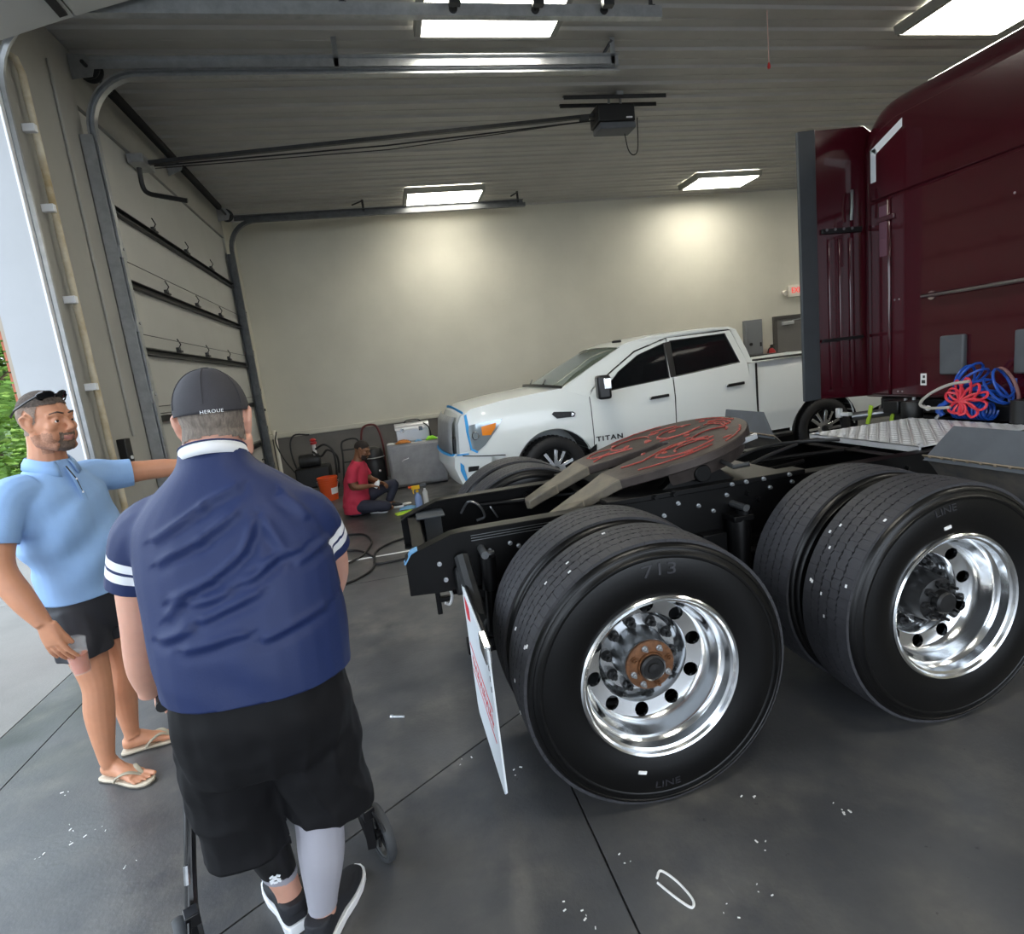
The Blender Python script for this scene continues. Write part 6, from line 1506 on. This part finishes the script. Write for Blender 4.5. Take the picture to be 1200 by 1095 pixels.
# wall fixtures right of the pickup
es = thing('exit_sign', (8.34, 10.55, 2.5), 'white emergency exit sign with red letters and two lamp heads on the back wall', 'sign')
MB().box(8.19, 8.55, 10.52, 10.59, 2.48, 2.70).build('case', M_exit, es, bevel=.008)
text_mesh('letters', 'EXIT', .15, Matrix.Translation((8.37, 10.518, 2.60)) @ Matrix.Rotation(pi/2, 4, 'X'), M_exred, .002, sx=.9).build('letters', M_exred, es, smooth=0)
for x in (8.10, 8.66): MB().lathe([(0, -.02), (.035, -.02), (.055, .06), (.05, .07), (0, .06)], (x, 10.58, 2.58), (0, -1, -.3), 18).box(x-.03, x+.03, 10.57, 10.59, 2.56, 2.60).build('lamp_head', M_exit, es)
es.location.x += .10
ep = thing('electrical_panel', (7.41, 10.56, 1.4), 'flat grey electrical panel on the back wall above the pickup bed', 'panel')
MB().box(7.22, 7.60, 10.48, 10.59, 1.38, 2.10).build('case', M_panel, ep, bevel=.008); MB().box(7.24, 7.58, 10.47, 10.48, 1.42, 2.06).build('door', M_panel, ep, bevel=.004)
MB().box(7.52, 7.555, 10.455, 10.47, 1.56, 1.64).build('latch', M_black, ep, bevel=.003); MB().cyl((7.31, 10.47, 1.62), (7.31, 10.44, 1.62), .03, 14).build('switch_knob', M_black, ep)
d3 = structure('door_3', (8.4, YB, 0))
MB().box(7.92, 7.99, 10.54, 10.62, 0, 2.12).box(8.93, 9.0, 10.54, 10.62, 0, 2.12).box(7.99, 8.93, 10.54, 10.62, 2.05, 2.12).build('door_frame', pm('door_frame_dark', '#45423f', .5), d3, smooth=0)
MB().box(7.995, 8.925, 10.555, 10.60, .01, 2.045).build('door_leaf', M_gdoor, d3, bevel=.003)
MB().box(8.10, 8.36, 10.50, 10.555, 1.93, 2.0).build('door_closer', M_silver, d3, bevel=.006); MB().tube([(8.33, 10.52, 2.01), (8.55, 10.45, 2.03), (8.62, 10.55, 2.06)], .009, 6).build('closer_arm', M_silver, d3)
MB().cyl((8.85, 10.555, 1.0), (8.85, 10.50, 1.0), .02, 12).ell((8.85, 10.49, 1.0), .032, 14, 8).build('door_knob', M_silver, d3)
fe = thing('fire_extinguisher', (7.80, 10.5, 1.1), 'red fire extinguisher on the back wall left of the grey door', 'extinguisher')
MB().lathe([(0, 0), (.075, 0), (.082, .02), (.082, .34), (.06, .39), (.028, .42), (0, .42)], (7.80, 10.50, 1.08), (0, 0, 1), 24).build('cylinder', M_redp, fe)
MB().box(7.785, 7.815, 10.46, 10.52, 1.50, 1.56).obox((7.80, 10.44, 1.56), (.02, .12, .015)).build('handle', M_black, fe, bevel=.003); MB().tube(spline([(7.80, 10.46, 1.52), (7.70, 10.45, 1.48), (7.69, 10.45, 1.3), (7.71, 10.45, 1.2)], 4), .012, 8).build('hose', M_black, fe)
MB().lathe([(.083, .1), (.083, .24)], (7.80, 10.50, 1.08), (0, 0, 1), 20, a0=pi*1.15, a1=pi*1.85).build('label', M_tag, fe)
ol = thing('wall_socket', (XL+.02, 10.3, 1.45), 'small black wall socket in the left back corner above the rail', 'socket')
MB().box(XL, XL+.02, 10.24, 10.32, 1.44, 1.56).build('plate', M_black, ol, bevel=.004); MB().box(XL+.02, XL+.045, 10.26, 10.30, 1.47, 1.51).build('plug', M_black, ol, bevel=.006)
dp = MB().tube([(-1.98, 10.45, 1.12), (-1.98, 10.45, .03)], .03, 10).build('downpipe', M_exit); tag(dp, 'short pale pipe running down the back left corner', 'pipe')

# orange bucket
bk_ = thing('bucket', (-1.10, 9.2, 0), 'orange plastic bucket with a white print standing behind the person in red', 'bucket')
MB().lathe([(0, .002), (.125, .002), (.148, .33), (.158, .335), (.158, .365), (.146, .368), (.143, .35), (.122, .012), (0, .012)], (-1.10, 9.2, 0), (0, 0, 1), 36).build('shell', M_orange, bk_)
for z in (.26, .30): MB().tube(arc((-1.10, 9.2, z), .150, 0, 2*pi*35/36, 35, 'xy'), .005, 6, closed=True).build('rib', M_orange, bk_)
MB().tube([(-1.10+.16*cos(a), 9.2-.07*sin(a), .31-.20*sin(a)) for a in [pi*i/14 for i in range(15)]], .0035, 6).build('bail', M_silver, bk_)
MB().lathe([(.1318, .10), (.1405, .20)], (-1.10, 9.2, 0), (0, 0, 1), 12, a0=pi*1.36, a1=pi*1.74).build('white_print', M_tag, bk_)

# pressure washer / pump with red valve and hoses in the corner
pw = thing('pressure_washer', (-1.35, 9.75, 0), 'black pressure washer with a red valve and looped hoses in the back left corner', 'machine')
MB().box(-1.62, -1.08, 9.55, 9.95, .16, .50).build('housing', M_black, pw, bevel=.03)
MB().lathe([(0, -.16), (.10, -.16), (.11, -.13), (.11, .13), (.10, .16), (0, .16)], (-1.38, 9.72, .60), (1, 0, 0), 22).build('motor', M_dsteel, pw)
for x in (-1.58, -1.12): 
    for y in (9.56, 9.94): MB().lathe([(0, -.03), (.11, -.03), (.12, -.01), (.12, .01), (.11, .03), (0, .03)], (x, y, .12), (0, 1, 0), 22).build('wheel', M_ptire, pw)
MB().tube(spline([(-1.62, 9.9, .4), (-1.68, 9.95, .8), (-1.60, 9.97, 1.02), (-1.35, 9.97, 1.0)], 5), .014, 8).build('handle', M_dsteel, pw)
MB().cyl((-1.27, 9.65, .68), (-1.27, 9.65, .86), .028, 14).build('valve_body', M_tag, pw); MB().cyl((-1.27, 9.65, .86), (-1.27, 9.65, .90), .05, 14).ell((-1.27, 9.65, .93), (.05, .05, .03), 12, 8).build('valve_wheel', M_redp, pw)
for k, P_ in enumerate(([(-1.25, 9.62, .78), (-1.10, 9.58, .84), (-.98, 9.55, .72), (-.97, 9.54, .45), (-1.0, 9.55, .2)], [(-1.3, 9.6, .75), (-1.18, 9.56, .66), (-1.06, 9.55, .75), (-.93, 9.56, .62), (-.94, 9.56, .35)], [(-1.62, 9.6, .45), (-1.75, 9.6, .7), (-1.86, 9.8, .95), (-1.9, 10.2, 1.1)])):
    MB().tube(spline(P_, 6), .018 if k < 2 else .011, 8).build('hose', M_cable, pw)
# grey tubular dolly and red-handled cart behind the person in red
dl = thing('hand_truck', (-.63, 9.5, 0), 'grey tubular hand truck standing against the back wall', 'hand truck')
MB().tube(spline([(-.84, 9.5, .05), (-.78, 9.52, .55), (-.77, 9.54, .80), (-.70, 9.55, .86), (-.56, 9.55, .87), (-.49, 9.54, .80), (-.48, 9.52, .55), (-.48, 9.5, .05)], 5), .016, 8).build('frame', M_dsteel, dl)
for z in (.25, .5, .7): MB().cyl((-.78, 9.51+z*.03, z), (-.48, 9.51+z*.03, z), .012, 8).build('rung', M_dsteel, dl)
MB().box(-.80, -.46, 9.36, 9.52, .02, .032).build('toe_plate', M_dsteel, dl, bevel=.003)
for x in (-.82, -.44): MB().lathe([(0, -.025), (.10, -.025), (.11, 0), (.10, .025), (0, .025)], (x, 9.58, .11), (1, 0, 0), 22).build('wheel', M_ptire, dl)
dl.location += Vector((-.07, .10, 0))
ct = thing('shop_vacuum', (-.36, 9.3, 0), 'black wheeled shop machine with a dark red loop handle behind the person in red', 'machine')
MB().lathe([(0, .08), (.15, .08), (.165, .12), (.165, .48), (.15, .52), (.155, .54), (.155, .62), (.12, .70), (.05, .73), (0, .73)], (-.35, 9.3, 0), (0, 0, 1), 28).build('drum', M_black, ct)
MB().tube(spline([(-.51, 9.42, .2), (-.52, 9.44, .70), (-.48, 9.45, .98), (-.41, 9.46, 1.06), (-.28, 9.46, 1.06), (-.22, 9.45, .97), (-.18, 9.44, .70), (-.19, 9.42, .2)], 5), .017, 8).build('loop_handle', pm('dark_red_tube', '#5e2a2a', .4), ct)
MB().tube(arc((-.35, 9.3, .56), .162, pi, 2*pi, 14, 'xy'), .008, 6).build('band', M_silver, ct)
MB().ell((-.28, 9.145, .35), (.02, .01, .02), 10, 6).build('white_knob', M_tag, ct)
for x, y in ((-.48, 9.18), (-.22, 9.18), (-.48, 9.42), (-.22, 9.42)): MB().lathe([(0, -.018), (.038, -.018), (.042, 0), (.038, .018), (0, .018)], (x, y, .042), (1, 0, 0), 16).cyl((x, y, .05), (x, y, .12), .012, 8).build('caster', M_dsteel, ct)

# grey metal cabinet with things on it
cbn = thing('metal_cabinet', (.33, 9.4, 0), 'low grey metal cabinet with rounded corners beside the pickup nose', 'cabinet')
MB().box(-.13, .79, 9.2, 9.62, .02, .72).build('case', M_cab, cbn, bevel=.03)
MB().box(-.09, .75, 9.188, 9.2, .06, .68).build('front_panel', M_cab, cbn, bevel=.008)
MB().tube(spline([(.08, 9.185, .44), (.11, 9.17, .46), (.16, 9.17, .47), (.19, 9.185, .48)], 4), .008, 6).build('handle', M_tag, cbn)
MB().box(-.10, .76, 9.22, 9.60, 0, .02).build('plinth', M_black, cbn, smooth=0)
tbx = thing('tool_box', (.33, 9.46, .72), 'silver box with a rounded lid on top of the grey cabinet', 'box')
MB().box(.05, .58, 9.38, 9.60, .72, .92).build('case', M_silver, tbx, bevel=.012); MB().prism(arc((0, 9.48, .92), .12, 0, pi, 10, 'yz') and [(9.48+.122*cos(pi*i/10), .922+.10*sin(pi*i/10)) for i in range(11)], .04, .59, 'yz').build('lid', M_silver, tbx, smooth=50)
MB().tube(spline([(.20, 9.46, 1.02), (.25, 9.46, 1.06), (.42, 9.46, 1.06), (.47, 9.46, 1.02)], 4), .009, 6).build('handle', M_black, tbx); MB().tube(spline([(.50, 9.34, 1.0), (.57, 9.33, .94), (.60, 9.33, .84), (.59, 9.33, .74)], 5), .010, 8).build('strap', M_cable, tbx)
for x in (.15, .45): MB().box(x-.03, x+.03, 9.35, 9.36, .88, .95).build('latch', M_chrome, tbx, bevel=.003)
wbz = thing('white_dispenser', (.88, 9.52, .0), 'tall white container standing between the grey cabinet and the pickup', 'container')
MB().lathe([(0, 0), (.075, 0), (.08, .02), (.08, .86), (.06, .93), (.03, .96), (.03, 1.0), (.045, 1.0), (.045, 1.05), (0, 1.05)], (.90, 9.53, 0), (0, 0, 1), 22).build('body', M_tag, wbz); MB().box(.87, .93, 9.445, 9.455, .82, .93).build('grey_label', M_grey, wbz, smooth=0)
def cloth(name, c, sx, sy, h, mat, label, seed):
    rng = random.Random(seed); mb = MB(); n = 9; vs = []
    for i in range(n):
        for j in range(n):
            u_, v_ = i/(n-1)-.5, j/(n-1)-.5; e = max(abs(u_), abs(v_))*2
            vs.append((c[0]+u_*sx*(1+.1*rng.uniform(-1, 1)), c[1]+v_*sy*(1+.1*rng.uniform(-1, 1)), c[2]+.004+h*(1-e**2)*(.55+.45*rng.random())))
    mb.add(vs, [(i*n+j, (i+1)*n+j, (i+1)*n+j+1, i*n+j+1) for i in range(n-1) for j in range(n-1)])
    o = mb.build(name, mat, None, smooth=60); thicken(o, -.004); tag(o, label, 'cloth'); return o
cloth('cloth', (.14, 9.27, .72), .24, .14, .06, M_orc, 'crumpled orange cloth on the front edge of the grey cabinet', 1)
cloth('cloth', (.60, 9.26, .72), .19, .11, .08, M_limec, 'bright green cloth on the right of the grey cabinet top', 2)
cloth('cloth', (-.06, 9.26, .72), .12, .10, .03, M_paper, 'small white cloth at the left end of the grey cabinet top', 3)
cloth('cloth', (.38, 9.27, .72), .12, .09, .03, M_bluec, 'small blue cloth between the orange and green cloths', 4)
cloth('rag', (.05, 7.68, 0), .22, .15, .035, M_bluec, 'light blue rag lying on the floor beside the lime sponge', 5)
sp = thing('sponge', (.0, 7.38, 0), 'flat lime sponge pad lying on the floor', 'sponge')
MB().obox((.0, 7.38, .014), (.24, .10, .026), Matrix.Rotation(.35, 3, 'Z')).build('pad', pm('lime_sponge', '#c3e04a', .9, bump=(60, .4)), sp, bevel=.006); MB().obox((.0, 7.38, .03), (.10, .05, .006), Matrix.Rotation(.35, 3, 'Z')).build('patch', M_limec, sp, bevel=.002)
ld = MB().lathe([(0, .002), (.06, .002), (.064, .01), (.058, .018), (0, .02)], (.05, 7.95, 0), (0, 0, 1), 24).build('jar_lid', M_paper); tag(ld, 'round white lid lying on the floor beyond the lime sponge', 'lid')
sb = thing('spray_bottle', (.20, 7.5, 0), 'clear blue spray bottle with a yellow trigger on the floor', 'bottle')
MB().lathe([(0, .002), (.045, .002), (.048, .01), (.048, .15), (.04, .185), (.018, .215), (.018, .235), (0, .235)], (.20, 7.5, 0), (0, 0, 1), 22).build('body', M_bclear, sb); MB().cyl((.20, 7.5, .232), (.20, 7.5, .265), .02, 14).obox((.185, 7.5, .30), (.11, .035, .05)).build('head', M_yel, sb, bevel=.006)
MB().cyl((.13, 7.5, .31), (.09, 7.5, .31), .016, 10).build('nozzle', M_orange, sb); MB().tube([(.16, 7.5, .28), (.145, 7.5, .25), (.15, 7.5, .22)], .008, 6).build('trigger', M_yel, sb)
sb2 = thing('spray_bottle', (.31, 7.75, 0), 'slim white spray bottle standing behind the yellow trigger bottle', 'bottle')
MB().lathe([(0, .002), (.034, .002), (.036, .01), (.036, .17), (.015, .21), (.015, .23), (0, .23)], (.31, 7.75, 0), (0, 0, 1), 20).build('body', M_tag, sb2); MB().cyl((.31, 7.75, .228), (.31, 7.75, .25), .017, 12).obox((.295, 7.75, .275), (.09, .03, .04)).build('head', M_grey, sb2, bevel=.005)
# cables on the floor
def cable(pts, label, r=.011): 
    o = MB().tube(spline([(x, y, r+.001) for x, y in pts], 7), r, 8).build('floor_cable', M_cable); tag(o, label, 'cable', 'cables on the floor'); return o
cable([(-1.2, 6.75), (-.806, 6.719), (-.51, 6.62), (-.40, 6.25), (-.43, 5.95), (-.50, 5.72), (-.71, 5.46), (-1.1, 5.1)], 'black cable looping on the floor from behind the navy jersey')
cable([(-1.1, 6.2), (-.73, 6.05), (-.52, 5.95), (-.36, 5.62), (-.345, 5.412), (-.20, 5.38), (.05, 5.43), (.5, 5.6)], 'black cable running on the floor under the rear of the truck frame')
cable([(-1.0, 4.7), (-.663, 4.926), (-.489, 5.06), (-.36, 5.30), (-.345, 5.80), (-.20, 6.05), (-.02, 6.15), (.5, 6.3)], 'black cable swinging across the floor towards the pickup')
# pale filled joint across the far bay floor
for x0, x1 in ((XL+.3, 7.0),):
    o = MB().box(x0, x1, 5.66, 5.69, 0, .003).build('joint_filler', M_paper, floor, smooth=0)
# small things dropped on the floor near the camera
rg = MB().tube(spline([(.62, 1.50, .004), (.645, 1.52, .005), (.675, 1.47, .004), (.69, 1.40, .004), (.675, 1.375, .004), (.655, 1.40, .004), (.63, 1.45, .004), (.615, 1.485, .004)], 5), .0042, 6).build('tape_loop', M_paper); tag(rg, 'loose loop of white cord lying on the floor near the front', 'cord')
bl = thing('bolt_pin', (-.19, 2.76, 0), 'small metal pin lying on the floor left of the mud flap', 'pin')
MB().cyl((-.215, 2.77, .008), (-.155, 2.745, .008), .006, 8).build('shank', M_silver, bl); MB().cyl((-.225, 2.774, .009), (-.213, 2.769, .009), .009, 6).build('pin_head', M_silver, bl)
rng = random.Random(9); mb = MB()
for x, y in [(.33, 1.5), (.36, 1.43), (1.02, 1.5), (.9, 1.36), (.78, 1.33), (1.35, 1.55), (1.37, 1.52), (.55, 1.6), (1.1, 1.7), (-1.55, 2.5), (-1.5, 2.42), (-1.42, 2.45), (-1.62, 2.38), (-1.7, 2.75), (-.98, 2.6), (-1.02, 2.64), (-1.2, 2.2), (-1.35, 3.3), (-.9, 3.4), (-.75, 3.1), (.1, 2.3), (.3, 2.15)]:
    for _ in range(3):
        a = rng.uniform(0, 6.3); l = rng.uniform(.004, .014); c = V3(x+rng.uniform(-.03, .03), y+rng.uniform(-.03, .03), .0015); mb.obox(c, (l, l*.4, .002), Matrix.Rotation(a, 3, 'Z'))
db = mb.build('floor_debris', M_paper, None, smooth=0); db['kind'] = 'stuff'; tag(db, 'tiny pale scraps scattered over the dark floor', 'debris')
